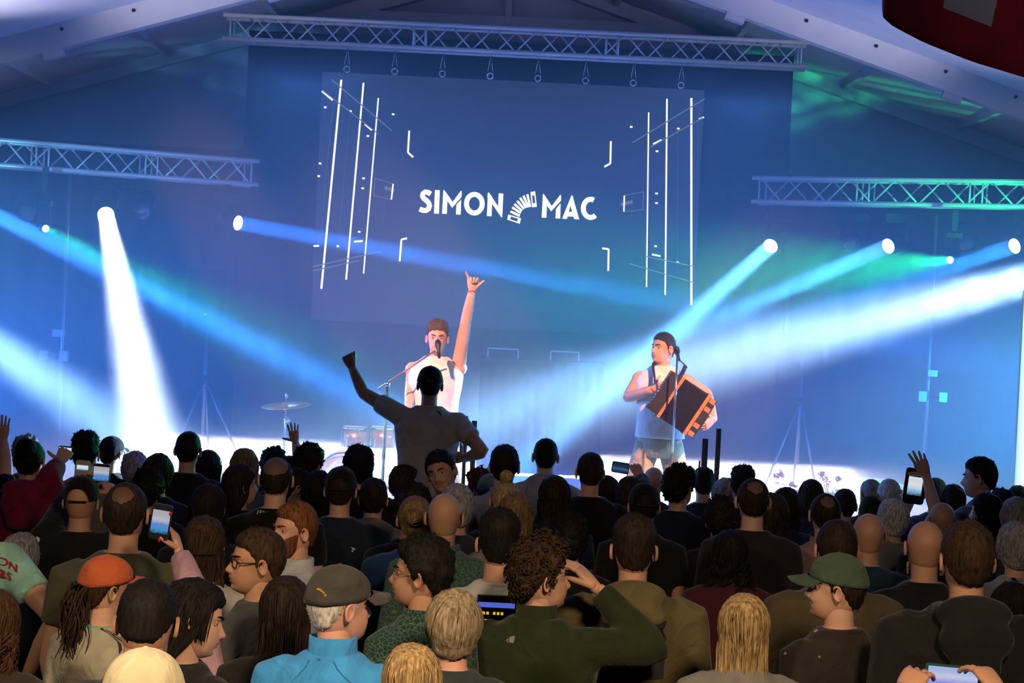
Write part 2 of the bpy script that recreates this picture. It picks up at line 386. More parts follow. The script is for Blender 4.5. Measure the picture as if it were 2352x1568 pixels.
for x, y in ((747, 246), (735, 375), (732, 404), (845, 312), (835, 409), (833, 432), (825, 532), (805, 255), (903, 262), (1509, 347), (1508, 444), (1508, 466), (1506, 565), (1558, 295), (1556, 602), (1450, 291), (776, 565)):
    pl_([(x - 3, y), (x + 3, y + .5)], 4, GW, 'dot', .001)
for q in ([(861, 409), (902, 422), (900, 458), (859, 449), (861, 409)], [(1434, 449), (1478, 440), (1477, 481), (1433, 486), (1434, 449)]):
    pl_(q, 1.6, GD, 'outline_box', .003)
for q in ([(883, 430), (906, 438)], [(1426, 470), (1453, 463)]):
    pl_(q, 8, GD, 'slider_block', .004); 
for q in ([(903, 422), (899, 458)], [(1434, 449), (1433, 486)]): pl_(q, 3.4, GW, 'slider_bar', .005)
# hanging hooks between truss and screen
for i in range(8):
    px = 796 + i * 109.8; top = P(px + 1, 82 + i * 5.6, 21.6); bot = P(px, 163 + i * 5.0, 21.7)
    xm = bot[0]; h = empty('hoist_hook', (xm, SY, sz1), 'wire hook linking screen to truss, number %s from the left' % ('one two three four five six seven eight'.split()[i]), 'hook', 'hooks above the screen')
    zt = TA[2] - 0.139; L = zt - sz1
    obj('wire', cyl((0, 0, .12), (0, 0, L), .005, 6), BLK, h)
    mb = MB(); mb.tube([(0.035 * math.cos(t), 0, .045 + .035 * math.sin(t) + 0) for t in np.linspace(0, 2 * math.pi, 17)], .011, 6); obj('ring', mb, CHROME, h)
    mb = MB(); mb.tube([(-.03, 0, .10), (0, 0, .3), (.03, 0, .10)], .005, 5); obj('sling', mb, CHROME, h)

# ------------------------------------------------------------------ beam fixtures
LENSW = emat('lens_white', (0.75, 0.88, 1.0), 14.0); LENSB = emat('lens_blue', (0.5, 0.75, 1.0), 9.0); LENSG = emat('lens_green', (0.3, 1.0, 0.4), 6.0)
LENSO = mat('lens_dark', (0.05, 0.06, 0.08), 0.1, 0.0, spec=0.8)
HEADM = mat('fixture_black', (0.03, 0.03, 0.034), 0.4, 0.1)
def moving_head(label, lens, tgt, r=0.09, lensmat=LENSB, up=0.27, basew=0.17, sc=1.0):
    lens = np.array(lens); d = unit(np.array(tgt) - lens); cen = lens - d * 0.17 * sc
    root = empty('moving_head_lamp', cen + np.array([0, 0, up + .06]), label, 'spotlight', 'spotlights under the trusses')
    O = np.array(root.location); basew *= sc
    mb = MB(); mb.box((0, 0, -.06), (basew, .12 * sc, .05 * sc)); obj('base', mb, HEADM, root, smooth=False)
    dz = LZ - .139 - O[2]
    if abs(O[0]) < 6.2 and O[1] > 19.8: mb = MB(); mb.box((0, 0, (dz + .0) / 2), (.03, .03, max(.02, dz / 2 + .01))); obj('clamp', mb, BLK, root, smooth=False)
    else: obj('stand_pole', cyl((0, 0, -O[2] + .02), (0, 0, -.05), .025), BLK, root); mb = MB(); mb.box((0, 0, -O[2] + .015), (.3, .3, .015)); obj('stand_foot', mb, BLK, root, smooth=False)
    sd = unit([d[1], -d[0], 0]) if abs(d[2]) < .98 else np.array([1., 0, 0])
    for s in (-1, 1):
        p0 = np.array([0, 0, -.08]) + sd * s * .1 * sc; p1 = cen - O + sd * s * .135 * sc
        mb = MB(); mb.tube([p0, p0 * .5 + p1 * .5 + sd * s * .03 * sc, p1], np.array([.03, .032, .026]) * sc, 8); obj('yoke_arm', mb, HEADM, root)
    c = cen - O
    mb = MB(); mb.tube([c - d * .16 * sc, c - d * .13 * sc, c + d * .02 * sc, c + d * .15 * sc, c + d * .168 * sc], np.array([.05, .1, .115, r / sc + .018, r / sc + .014]) * sc, 16); obj('lamp_head', mb, HEADM, root)
    mb = MB(); mb.tube([c + d * .165 * sc, c + d * (.165 * sc + .007), c + d * (.165 * sc + .012)], [r, r * .96, r * .6], 20); obj('lens', mb, lensmat, root)
    return d
def beam(label, lens, tgt, r, power, col, spread, lensmat):
    d = moving_head(label, lens, tgt, r, lensmat, sc=1.0 if r > .06 else .5)
    p = np.array(lens) + d * .015
    return area('beam', p, p + d, 2 * r, power, col, spread)
BL = (0.03, 0.22, 1.0); WB = (0.55, 0.78, 1.0)
BEAMS = [
 ('brightest white spotlight aimed down at left', (243, 492, 21.2), (372, 1150, 16.3), .095, 70, (0.80, 0.92, 1.0), 8, LENSW),
 ('spotlight near the left truss end throwing a beam rightward', (547, 512, 21.72), (1960, 770, 18.0), .09, 22, BL, 3.2, LENSB),
 ('spotlight outside the left picture edge', (-90, 455, 20.6), (1010, 1000, 16.5), .09, 34, BL, 3.8, LENSB),
 ('low white spotlight beyond the left picture edge', (-170, 690, 19.5), (420, 1090, 16.5), .16, 50, (0.30, 0.60, 1.0), 11, LENSW),
 ('spotlight at the inner end of the right truss', (1770, 565, 21.72), (1070, 1183, 16.4), .09, 36, (0.12, 0.42, 1.0), 4.2, LENSB),
 ('second spotlight from the inner end of the right truss', (2040, 565, 21.2), (1040, 990, 17.4), .09, 25, (0.10, 0.40, 1.0), 4.4, LENSB),
 ('spotlight at the right picture edge with a scalloped lens', (2330, 565, 20.7), (1250, 930, 17.6), .09, 20, (0.05, 0.38, 1.0), 6, LENSB),
 ('white spotlight beyond the right picture edge', (2560, 590, 17.5), (1480, 870, 14.3), .13, 62, (0.46, 0.74, 1.0), 7, LENSW),
 ('small green spotlight at left', (105, 525, 20.4), (640, 800, 15.5), .042, 3.5, (0.02, 1.0, 0.35), 8, LENSG),
 ('small green spotlight at right', (2182, 597, 20.4), (1640, 650, 15.5), .042, 9, (0.02, 1.0, 0.35), 12, LENSG),
]
for lab, a, b, r, pw_, col, sprd, lm in BEAMS: beam(lab, P(*a), P(*b), r, pw_, col, sprd, lm)
for lab, a, b in (('unlit spotlight right of the brightest left lamp', (326, 485, 21.3), (380, 900, 15)), ('unlit spotlight at far left of truss', (60, 490, 20.9), (60, 900, 15)), ('unlit spotlight left of the second right lamp', (1955, 560, 21.3), (1900, 900, 15)), ('unlit spotlight with wide green lit base', (2222, 560, 21.1), (2200, 900, 15))):
    moving_head(lab, P(*a), P(*b), .085, LENSO)
# ------------------------------------------------------------------ people: head, hair, body, hands, clothes
def head_radius(D):
    """distance from the head's centre to its smooth surface along unit directions D (face looks to +Y)"""
    def hit(c, R):
        c = np.array(c); R = np.array(R); a = ((D / R) ** 2).sum(1); b = ((D * c) / R ** 2).sum(1); g = ((c / R) ** 2).sum() - 1
        disc = b * b - a * g; return np.where(disc > 0, (b + np.sqrt(np.maximum(disc, 0))) / a, 0.01)
    t1 = hit((0, -.016, .026), (.0755, .096, .089)); t2 = hit((0, .030, -.042), (.057, .060, .074)); t3 = hit((0, -.02, -.03), (.062, .07, .07))
    return (t1 ** 10 + t2 ** 10 + t3 ** 10) ** 0.1
def ga(x, z, cx, cz, sx, sz): return np.exp(-((x - cx) / sx) ** 2 - ((z - cz) / sz) ** 2)
def face_disp(V, smile=0.0, mouth=0.0):
    x, y, z = V[:, 0], V[:, 1], V[:, 2]; f = ss(0.02, 0.05, y); d = np.zeros(len(V)); ax = np.abs(x)
    tz = np.clip((0.020 - z) / 0.046, 0, 1)
    nose = np.where((z < .022) & (z > -.05), np.interp(z, [-.05, -.037, -.027, -.018, .0, .02], [0, .006, .021, .022, .012, .002]), 0) * np.exp(-(x / np.interp(z, [-.04, -.024, .01], [.016, .014, .009])) ** 2)
    d += nose + .006 * ga(ax, z, .016, -.028, .007, .007)
    d += .0055 * ga(ax, z, .03, .029, .022, .008) - .011 * ga(ax, z, .031, .008, .015, .010) + .005 * ga(ax, z, .044, -.016, .016, .014)
    wl = .019 + .008 * smile; zc = -.056 + smile * .25 * np.minimum(ax, .03)
    d += .0065 * ga(ax, z - zc + (-.056), 0, -.0505, wl, .005) + .007 * ga(ax, z - zc + (-.056), 0, -.0635, wl * .85, .0055) - (.005 + .02 * mouth) * ga(ax, z - zc + (-.056), 0, -.057, wl, .0025 + .008 * mouth)
    d += -.004 * ga(ax, z, 0, -.073, .018, .006) + .010 * ga(ax, z, 0, -.092, .018, .013) + smile * .006 * ga(ax, z, .036, -.035, .014, .014)
    W = V.copy(); W[:, 1] += d * f; return W
def sph_dirs(nu, nv, front=0.0):
    t = np.linspace(0, 2 * math.pi, nu, endpoint=False); t = t - front * np.sin(t)
    D = [(0, 0, -1.0)]
    for f in np.linspace(-math.pi / 2, math.pi / 2, nv + 1)[1:-1]:
        for a in t: D.append((math.cos(f) * math.sin(a), math.cos(f) * math.cos(a), math.sin(f)))
    D.append((0, 0, 1.0)); D = np.array(D)
    Fc = [(0, 1 + (j + 1) % nu, 1 + j)[::-1] for j in range(nu)]
    for i in range(nv - 2):
        for j in range(nu):
            a = 1 + i * nu + j; b = 1 + i * nu + (j + 1) % nu; Fc.append((a, a + nu, b + nu, b))
    o = 1 + (nv - 2) * nu; L = len(D) - 1
    Fc += [(o + j, L, o + (j + 1) % nu) for j in range(nu)]
    return D, Fc
HI = sph_dirs(84, 64, 0.42); LO = sph_dirs(36, 28, 0.3); HR = sph_dirs(52, 40, 0.0)
HI_R = head_radius(HI[0]); LO_R = head_radius(LO[0]); HR_R = head_radius(HR[0])
AZ = np.array([0, 40, 62, 78, 86, 94, 102, 112, 128, 150, 180.0]); 
LINES = {  # hairline height by angle from the face
 'short': [.070, .066, .050, .020, -.012, -.010, .022, .006, -.030, -.062, -.066],
 'bob':   [.062, .056, .030, -.01, -.05, -.06, -.06, -.06, -.075, -.085, -.09],
 'cap':   [.052, .050, .047, .043, .040, .038, .036, .034, .030, .024, .022],
 'full':  [.066, .058, .035, .0, -.045, -.06, -.065, -.07, -.08, -.09, -.09]}
_G = np.random.default_rng(3).uniform(-1, 1, (32, 32, 32))
def vnoise(D, s, seed=0):
    q = np.asarray(D) * s + np.array([seed, -seed * .7, seed * .3]) + 400; i = np.floor(q).astype(int); f = q - i; f = f * f * (3 - 2 * f); o = np.zeros(len(q))
    for a in (0, 1):
        for b in (0, 1):
            for c in (0, 1):
                o += _G[(i[:, 0] + a) % 32, (i[:, 1] + b) % 32, (i[:, 2] + c) % 32] * (f[:, 0] if a else 1 - f[:, 0]) * (f[:, 1] if b else 1 - f[:, 1]) * (f[:, 2] if c else 1 - f[:, 2])
    return o
def shell(line, T, nz=0.0, nfreq=9, seed=0, top=0.0, sides=1.0, bald=None, sink=.007, soft=.008, back=0.0):
    D, Fc = HR; r = HR_R; V0 = D * r[:, None]; x, y, z = V0.T
    az = np.degrees(np.arctan2(np.abs(x), y)); zl = np.interp(az, AZ, LINES[line])
    jit = vnoise(D, 26, seed + 3) * .006
    m = ss(zl - soft, zl + soft, z + jit)
    th = T * (sides + (1 - sides) * ss(.02, .075, z)) + top * ss(.04, .1, z) + back * ss(0.0, -.08, y) * ss(-.08, .02, z)
    if nz:
        n1 = vnoise(D, nfreq, seed); n2 = vnoise(D, nfreq * 2.3, seed + 5); th = th * (1 + nz * (n1 + .5 * n2))
    if bald is not None:
        c = unit(bald[:3]); m = m * (1 - ss(math.cos(math.radians(bald[3] + 8)), math.cos(math.radians(bald[3] - 8)), D @ c + jit * 5))
    off = -sink + (th + sink) * m
    return V0 + D * off[:, None], Fc, m
def spikes(mb, V, m, rng, n, ln, wd=.0013, droop=0.0, out=1.0):
    """loose short hairs standing off the surface"""
    idx = np.where(m > .7)[0]
    if len(idx) == 0: return
    nr = lambda a: a / (np.linalg.norm(a, axis=1, keepdims=True) + 1e-9)
    p = V[rng.choice(idx, n)]; o = nr(p); t = nr(np.cross(o, rng.normal(size=(n, 3))))
    tip = p + (o * out * rng.uniform(.3, 1, (n, 1)) + t * rng.uniform(.2, 1.2, (n, 1))) * ln * rng.uniform(.5, 1.2, (n, 1))
    s = nr(np.cross(tip - p, rng.normal(size=(n, 3)))) * wd; p = p - o * .003
    A = np.stack([p - s, p + s, tip], 1).reshape(-1, 3); b = len(mb.v)
    mb.v.extend(map(tuple, A)); mb.f.extend([(b + 3 * k, b + 3 * k + 1, b + 3 * k + 2) for k in range(n)]); mb.m.extend([0] * n)
def scalp_strands(mb, rng, n, endz=-35, off=.024, r=(.0028, .0055), part=0.0):
    """locks combed from the parting over the skull to the sides and back"""
    for k in range(n):
        g = rng.uniform(-2.35, 2.35); d0 = np.array([part + .06 * math.copysign(1, g), rng.uniform(-.5, .55), 1.0]); q = np.linspace(0, 1, 9)
        f = math.radians(endz); d1 = np.array([math.sin(g + math.pi) * math.cos(f) * -1, math.cos(g + math.pi) * math.cos(f), math.sin(f)])
        D = d0[None] * (1 - q)[:, None] + d1[None] * q[:, None] + np.array([math.copysign(.5, d1[0]) * abs(d1[0]), -.15, .35])[None] * (np.sin(q * math.pi) * .8)[:, None]
        D /= np.linalg.norm(D, axis=1, keepdims=True); pts = D * (head_radius(D) + off + rng.uniform(-.002, .004))[:, None]
        if ((pts[:, 1] > .05) & (pts[:, 2] < .06)).any(): continue
        rr = np.full(9, rng.uniform(*r)); rr[0] *= .5; rr[-1] *= .3; mb.tube(pts, rr, 5, cap=False, flat=.5)
def curtain(mb, rng, length, flare, wave, a0=112, thick=.014, nA=26, nZ=18, seed=0, wid=.086):
    """hair hanging behind the head down to -length below the head centre"""
    O, I = [], []
    for i in range(nZ):
        t = i / (nZ - 1); z = .03 - t * (length + .03)
        A = wid + flare * t; B = (.098 if z > -.05 else .098 - .045 * min(1, (-.05 - z) / .08)); cy_ = -.018 - .030 * ss(-.04, -.16, z)
        an = math.radians(a0 * (1 - .18 * t))
        for j in range(nA):
            g = -an + 2 * an * j / (nA - 1)
            w_ = wave * (math.sin(7 * g + 9 * t + seed) * .5 + noise.noise(Vector((g * 4, t * 9, seed))) * 1.4) * (.25 + t)
            st_ = .004 * math.sin(j * 2.4 + seed) 
            end = (1 - .10 * abs(noise.noise(Vector((j * 1.3, seed, 0)))) * (i == nZ - 1))
            s_, c_ = math.sin(g), -math.cos(g)
            O.append(((A + w_ + st_) * s_, cy_ + (B + w_ + st_) * c_, z * end)); I.append(((A - thick + w_) * s_, cy_ + (B - thick + w_) * c_, z * end + .002))
    n = nA * nZ; V = O + I; Fc = []
    for i in range(nZ - 1):
        for j in range(nA - 1):
            q = i * nA + j; Fc += [(q, q + nA, q + nA + 1, q + 1), (n + q, n + q + 1, n + q + nA + 1, n + q + nA)]
    for i in range(nZ - 1):
        for j in (0, nA - 1): q = i * nA + j; Fc.append((q, q + nA, n + q + nA, n + q))
    for j in range(nA - 1):
        q = (nZ - 1) * nA + j; Fc.append((q, q + 1, n + q + 1, n + q)); Fc.append((j, j + 1, n + j + 1, n + j))
    mb.add(V, Fc)
    O = np.array(O).reshape(nZ, nA, 3)                       # separate locks lying over the curtain
    for k in range(120 if NEAR else 24):
        j = rng.uniform(0, nA - 1.01); jj = int(j); fr = j - jj; dj = rng.normal() * 1.2; off = rng.uniform(.0, .007); i0 = rng.integers(0, 5); pts = []
        for i in range(i0, nZ):
            q = min(max(jj + fr + dj * (i - i0) / nZ, 0), nA - 1.01); a = int(q); p = O[i, a] * (1 - (q - a)) + O[i, a + 1] * (q - a)
            o_ = unit([p[0], p[1] + .02, 0]); pts.append(p + o_ * off + np.array([0, 0, -.012 * (i == nZ - 1)]))
        rr = np.linspace(.0045, .0025, len(pts)) * (1 if NEAR else 1.5); rr[-1] = .0006
        mb.tube(pts, rr * rng.uniform(.6, 1.2), 5, cap=False, flat=.5)
NEAR = True
def thin_patch(mb, rng, c, seed):
    D, Fc = HR; V = D * (HR_R + .0012)[:, None]; q = D @ unit(c[:3]) > math.cos(math.radians(c[3])); mb.add(V, [f for f in Fc if q[list(f)].all()], 1)
    idx = np.where(q)[0]; spikes(mb, V, q.astype(float), rng, 500, .012, .0011, out=.15)
def hair_mesh(kind, rng):
    mb = MB(); seed = rng.uniform(0, 50)
    def sh(*a, sp=(0, 0), k2=.8, **k):
        V, Fc, m = shell(*a, seed=seed, **k); keep = [f for f in Fc if max(m[i] for i in f) > .02]; mb.add(V, keep)
        if sp[0]: spikes(mb, V, m, rng, int(sp[0] * (1.5 if NEAR else .6)), sp[1], wd=.0013 if NEAR else .002, out=k2)
        return V, m
    if kind == 'short': sh('short', .012, .25, top=.010, sp=(420, .014))
    elif kind == 'crop': sh('short', .008, .2, top=.006, sp=(420, .009))
    elif kind == 'fade': sh('short', .016, .3, top=.014, sides=.2, sp=(420, .016))
    elif kind == 'quiff': sh('short', .010, .5, top=.022, sides=.3, sp=(700, .022), nfreq=12)
    elif kind == 'buzz': sh('short', .003, .2, sp=(200, .004))
    elif kind == 'thin': sh('short', .007, .2, bald=(0, -.72, .72, 17), sp=(350, .008)); thin_patch(mb, rng, (0, -.72, .72, 27), seed)
    elif kind == 'balding': sh('short', .006, .2, bald=(0, -.6, .8, 34), sp=(300, .008)); thin_patch(mb, rng, (0, -.6, .8, 42), seed)
    elif kind == 'ring': sh('short', .004, .2, bald=(0, -.12, 1, 58), sp=(150, .006))
    elif kind == 'medium': sh('short', .024, .35, top=.014, sp=(520, .024))
    elif kind == 'mop': sh('bob', .024, .35, top=.014, sp=(520, .03), soft=.012)
    elif kind == 'curly':
        V, m = sh('short', .030, .55, nfreq=15, top=.016, sp=(300, .02))
        idx = np.where(m > .6)[0]
        for k in rng.choice(idx, 420 if NEAR else 120):                        # curls
            c = V[k] * .985; o = unit(c); a = unit(np.cross(o, rng.normal(size=3))); b = np.cross(o, a); R = rng.uniform(.005, .010)
            t = np.linspace(0, rng.uniform(4.5, 7.5), 9)
            mb.tube([c + a * R * math.cos(q) + b * R * math.sin(q) + o * (.004 + .0022 * q) for q in t], np.linspace(.0042, .0018, 9), 4, cap=False)
    elif kind == 'frizz': sh('short', .032, .5, nfreq=12, top=.012, sp=(700, .024))
    elif kind == 'bob':
        V, m = sh('bob', .026, .2, top=.008, soft=.014, sp=(260, .02), k2=.1)
        for k in range(170 if NEAR else 50):
            a0 = rng.uniform(-2.6, 2.6); pts = []
            for q in np.linspace(0, 1, 9):
                f = math.radians(82 - q * 118); g = math.pi + a0 * (.55 + .45 * q) + .5 * q
                d = np.array([math.cos(f) * math.sin(g), math.cos(f) * math.cos(g), math.sin(f)])
                pts.append(d * (float(head_radius(d[None])[0]) + .024 + .010 * math.sin(q * 3) - .006 * q + rng.uniform(0, .002)))
            if min(p[1] for p in pts) > .05: continue
            if any(p[1] > .055 and p[2] < .055 for p in pts): continue
            rr = np.full(9, rng.uniform(.003, .0055)); rr[0] = .001; rr[-1] = .0006; mb.tube(pts, rr, 5, cap=False, flat=.5)
    elif kind in ('long', 'wavy', 'straight', 'bushy'):
        sh('full', .018, .2, top=.010, sp=(150, .02), k2=.1)
        L, fl, wv = {'long': (.30, .012, .010), 'wavy': (.34, .03, .022), 'straight': (.43, .016, .006), 'bushy': (.26, .05, .028)}[kind]
        curtain(mb, rng, L, fl, wv, seed=seed); scalp_strands(mb, rng, 190 if NEAR else 30, r=(.0018, .0038))
        if kind in ('wavy', 'bushy'):
            for k in range(130 if NEAR else 50):
                g = rng.uniform(-1.9, 1.9); z = rng.uniform(-.8, 0) * L; p = np.array([(.09 + fl * .6) * math.sin(g), -.03 - .085 * math.cos(g), z]); R = rng.uniform(.012, .02)
                t = np.linspace(0, 6, 9); mb.tube([p + np.array([R * math.cos(q) * math.cos(g), R * math.cos(q) * math.sin(g) - .01 * math.sin(q), -.011 * q]) for q in t], np.linspace(.0036, .0015, 9) * (1 if NEAR else 1.5), 5, cap=False)
    elif kind == 'halfup':
        sh('full', .018, .2, top=.012, back=.006, sp=(160, .02), k2=.1); curtain(mb, rng, .24, .006, .016, seed=seed)
        for k in range(60):
            g = rng.uniform(-1.2, 1.2); pts = []
            for q in np.linspace(0, 1, 7):
                d = unit([math.sin(g) * (1 - .3 * q), -.35 - .75 * q, .85 - .95 * q]); pts.append(d * (float(head_radius(d[None])[0]) + .028 + .004 * math.sin(3 * q)))
            rr = np.full(7, .004); rr[0] = .001; mb.tube(pts, rr, 5, cap=False, flat=.5)
    elif kind in ('bun', 'topbun', 'pony', 'updo'):
        sh('short', .013, .2, soft=.010, sp=(220, .012))
        c = {'bun': (0, -.125, .03), 'topbun': (0, -.04, .150), 'pony': (0, -.125, .03), 'updo': (0, -.10, .085)}[kind]
        R = {'bun': .04, 'topbun': .036, 'pony': .022, 'updo': .055}[kind]
        mb.ell(c, (R * 1.1, R, R * .9), 14, 10)
        for k in range(26):
            ax = unit(rng.normal(size=3)); u = unit(np.cross(ax, rng.normal(size=3))); v = np.cross(ax, u); t = np.linspace(0, rng.uniform(2.5, 5), 10)
            mb.tube([np.array(c) + (u * math.cos(q) + v * math.sin(q)) * R * 1.04 for q in t], np.linspace(.006, .003, 10), 5, cap=False)
        if kind == 'pony':
            for k in range(95):
                o = rng.normal(size=3) * np.array([.016, .012, .0]); L = rng.uniform(.2, .3); ph = rng.uniform(0, 6)
                mb.tube([np.array(c) + np.array([0, -.02, 0]) * min(1, q * 4) + o * (1 + q) + np.array([.012 * math.sin(8 * q + ph), .012 * math.cos(7 * q + ph), -L * q]) for q in np.linspace(0, 1, 12)], np.linspace(.0055, .002, 12), 5, cap=False)
    return mb
def beard_mesh(rng, T=.006):
    mb = MB(); D, Fc = HI; V = face_disp(D * HI_R[:, None]); x, y, z = V.T; ax = np.abs(x)
    m = ss(-.040, -.056, z + np.maximum(0, (ax - .03)) * -1.2) * ss(-.005, .025, y) * (1 - ga(ax, z, 0, -.057, .022, .008) > .55)
    m = np.maximum(m, ga(ax, z, .012, -.043, .016, .004) > .5)
    V = V + D * (-.004 + (T + .004) * m)[:, None]; mb.add(V, [f for f in Fc if min(m[i] for i in f) > .02]); spikes(mb, V, m, rng, 200, .006, .001)
    return mb
def cap_mesh(style, rng):
    """crown, brim, strap meshes in head space"""
    D, Fc = HR; r = HR_R; V0 = D * r[:, None]; x, y, z = V0.T
    az = np.degrees(np.arctan2(np.abs(x), y)); zl = np.interp(az, AZ, LINES['cap'])
    crown = MB(); nA, nR = 56, 15; V = []
    for i in range(nR):
        for j in range(nA):
            g = 2 * math.pi * j / nA; a = math.degrees(math.acos(max(-1, min(1, math.cos(g))))); rim = float(np.interp(a, AZ, LINES['cap'])) - .008
            if style == 'arch': rim += .046 * max(0, 1 - ((180 - a) / 30) ** 2) ** .5
            f0 = math.asin(min(.9, rim / .098)); f = f0 + (math.pi / 2 - f0) * (i / (nR - 1)) ** .9
            d = np.array([math.cos(f) * math.sin(g), math.cos(f) * math.cos(g), math.sin(f)]); rr = float(head_radius(d[None])[0]); zz = rr * d[2]
            o_ = .014 + .008 * float(ss(.05, .1, zz)) + .012 * float(ss(.3, 1.0, d[1]) * ss(.04, .07, zz)) - .0016 * abs(math.cos(3 * g)) ** 40 * float(ss(.04, .06, zz))
            V.append(d * (rr + o_))
    crown.grid(V, nA, nR, wrap=True); crown.ell((0, -.012, .1385), (.008, .008, .005), 10, 6)
    brim = MB(); n = 17; rows = []
    for q in np.linspace(0, 1, 7):
        row = []
        for a in np.linspace(-62, 62, n):
            g = math.radians(a); ex = .072 * q * max(0, math.cos(g * 1.25)) ** .6
            row.append((.086 * math.sin(g) * (1 + .04 * q), .010 + .093 * math.cos(g) + ex, .053 - .018 * (math.sin(g) ** 2) - .013 * q - .35 * ex * abs(math.sin(g))))
        rows.append(row)
    V = [p for r_ in rows for p in r_]; N = len(V); V2 = [(p[0], p[1], p[2] - .004) for p in V]; Fb = []
    for i in range(6):
        for j in range(n - 1):
            q = i * n + j; Fb += [(q, q + 1, q + n + 1, q + n), (N + q, N + q + n, N + q + n + 1, N + q + 1)]
    for j in range(n - 1): Fb.append((6 * n + j, 6 * n + j + 1, N + 6 * n + j + 1, N + 6 * n + j))
    brim.add(V + V2, Fb)
    strap = MB(); t = np.linspace(-1, 1, 13)
    if style == 'arch': strap.tube([(.052 * q, -.012 - .110 * math.sqrt(1 - (.5 * q) ** 2) - .004, .019) for q in t], .0085, 6, flat=.35, up=(0, 0, 1))
    return crown, brim, strap
def ear(mb, sx, m=0):
    V = []; n = 14
    for k, (q, h) in enumerate(((0, -.001), (.35, .000), (.62, .002), (.85, .0075), (1.0, .006), (1.0, -.004))):
        for j in range(n):
            t = 2 * math.pi * j / n; yy = .0175 * q * math.cos(t) * (1 + .15 * math.sin(t)); zz = .031 * q * math.sin(t)
            V.append((sx * (.0735 + h + .008 - .30 * yy), -.012 + yy + .12 * zz, -.004 + zz))
    Fc = []
    for i in range(5):
        for j in range(n): a = i * n + j; b = i * n + (j + 1) % n; Fc.append((a, b, b + n, a + n) if sx > 0 else (a, a + n, b + n, b))
    mb.add(V, Fc, m)
def head_mesh(hi, smile=0.0, mouth=0.0):
    """slots: 0 skin, 1 eye white, 2 iris/dark, 3 lips, 4 brows"""
    mb = MB(); D, Fc = HI if hi else LO; V = face_disp(D * (HI_R if hi else LO_R)[:, None], smile, mouth)
    for f in Fc:
        pass
    C = np.array([V[list(f)].mean(0) for f in Fc]); wl = .021 + .008 * smile
    zc = smile * .25 * np.minimum(np.abs(C[:, 0]), .03)
    lips = (np.abs(C[:, 0]) < wl) & (np.abs(C[:, 2] - zc + .057) < .0105 * np.sqrt(np.maximum(0, 1 - (C[:, 0] / wl) ** 2))) & (C[:, 1] > .05)
    o = len(mb.v); mb.v.extend(map(tuple, V)); mb.f.extend(Fc); mb.m.extend([3 if q else 0 for q in lips])
    for sx in (-1, 1):
        ear(mb, sx)
        c = np.array([sx * .031, .0590, .008]); mb.ell(c, (.0130, .0120, .0080), 12, 8, m=1)
        mb.ell(c + np.array([0, .0095, -.0003]), (.0055, .0040, .0055), 10, 6, m=2)
        for zz, rr in ((.0065, .0042), (-.0070, .0030)):      # eyelids
            mb.tube([c + np.array([.0155 * q, .0075 - .006 * q * q, zz * (1 - .75 * q * q)]) for q in np.linspace(-1, 1, 7)], np.array([.4, .8, 1, 1, 1, .8, .4]) * rr, 6, m=0)
        mb.tube([np.array([sx * (.012 + .036 * q), .0865 - .022 * q ** 2, .0275 + .006 * math.sin(2.4 * q)]) for q in np.linspace(0, 1, 7)], np.array([.6, 1, 1, 1, .9, .7, .3]) * .0042, 6, m=4)
    if mouth > 0:
        mb.ell((0, .083, -.0535), (.016 + .006 * smile, .006, .0035), 12, 6, m=1)
    return mb
def hand(mb, wr, d, nrm, thumb, curl=(.3, .3, .35, .4), spread=.12, tcurl=.3, k=1.0, m=0, tout=.75):
    """palm + five fingers. d finger direction, nrm palm facing, thumb = side vector towards the thumb"""
    wr = np.array(wr, float); d = unit(d); nrm = unit(np.array(nrm) - d * np.dot(nrm, d)); s = unit(np.cross(d, nrm))
    if np.dot(s, thumb) < 0: s = -s
    rings = []
    for t, w_, h_ in ((-.012, .026, .021), (.01, .028, .019), (.035, .037, .018), (.07, .042, .015), (.088, .041, .012), (.096, .036, .008)):
        c = wr + d * t * k + s * .002 * k
        rings.append([c + (s * w_ * math.cos(a) + nrm * h_ * math.sin(a)) * k for a in np.linspace(0, 2 * math.pi, 14, endpoint=False)])
    mb.loft(rings, m)
    for off, L, r, cu in zip((.030, .0105, -.010, -.029), (.070, .078, .072, .057), (.0088, .009, .0087, .0078), curl):
        p = wr + (d * .085 + s * off) * k; dr = unit(d + s * spread * off / .03); pts = [p - dr * .02 * k, p]; ang = 0
        for seg, a in ((.45, 1.0), (.32, 1.2), (.23, .9)):
            ang += cu * a * 1.25; v = dr * math.cos(ang) + nrm * math.sin(ang); p = p + v * L * seg * k; pts.append(p * .5 + pts[-1] * .5); pts.append(p)
        pts.append(p + v * .004 * k); rr = np.interp(np.linspace(0, 1, len(pts)), [0, .3, .9, 1], [1.05, 1, .8, .4]) * r * k
        mb.tube(pts, rr, 8, m=m)
    p = wr + (d * .022 + s * .022) * k; v = unit(d * (1 - tout) + s * tout + nrm * .25); pts = [p - v * .012 * k, p]
    for seg in (.042, .028, .022):
        p = p + v * seg * k; pts.append(p); v = unit(v + (d * .6 + nrm * .5) * tcurl)
    mb.tube(pts, np.array([.013, .0135, .0115, .0095, .006]) * k, 8, m=m)
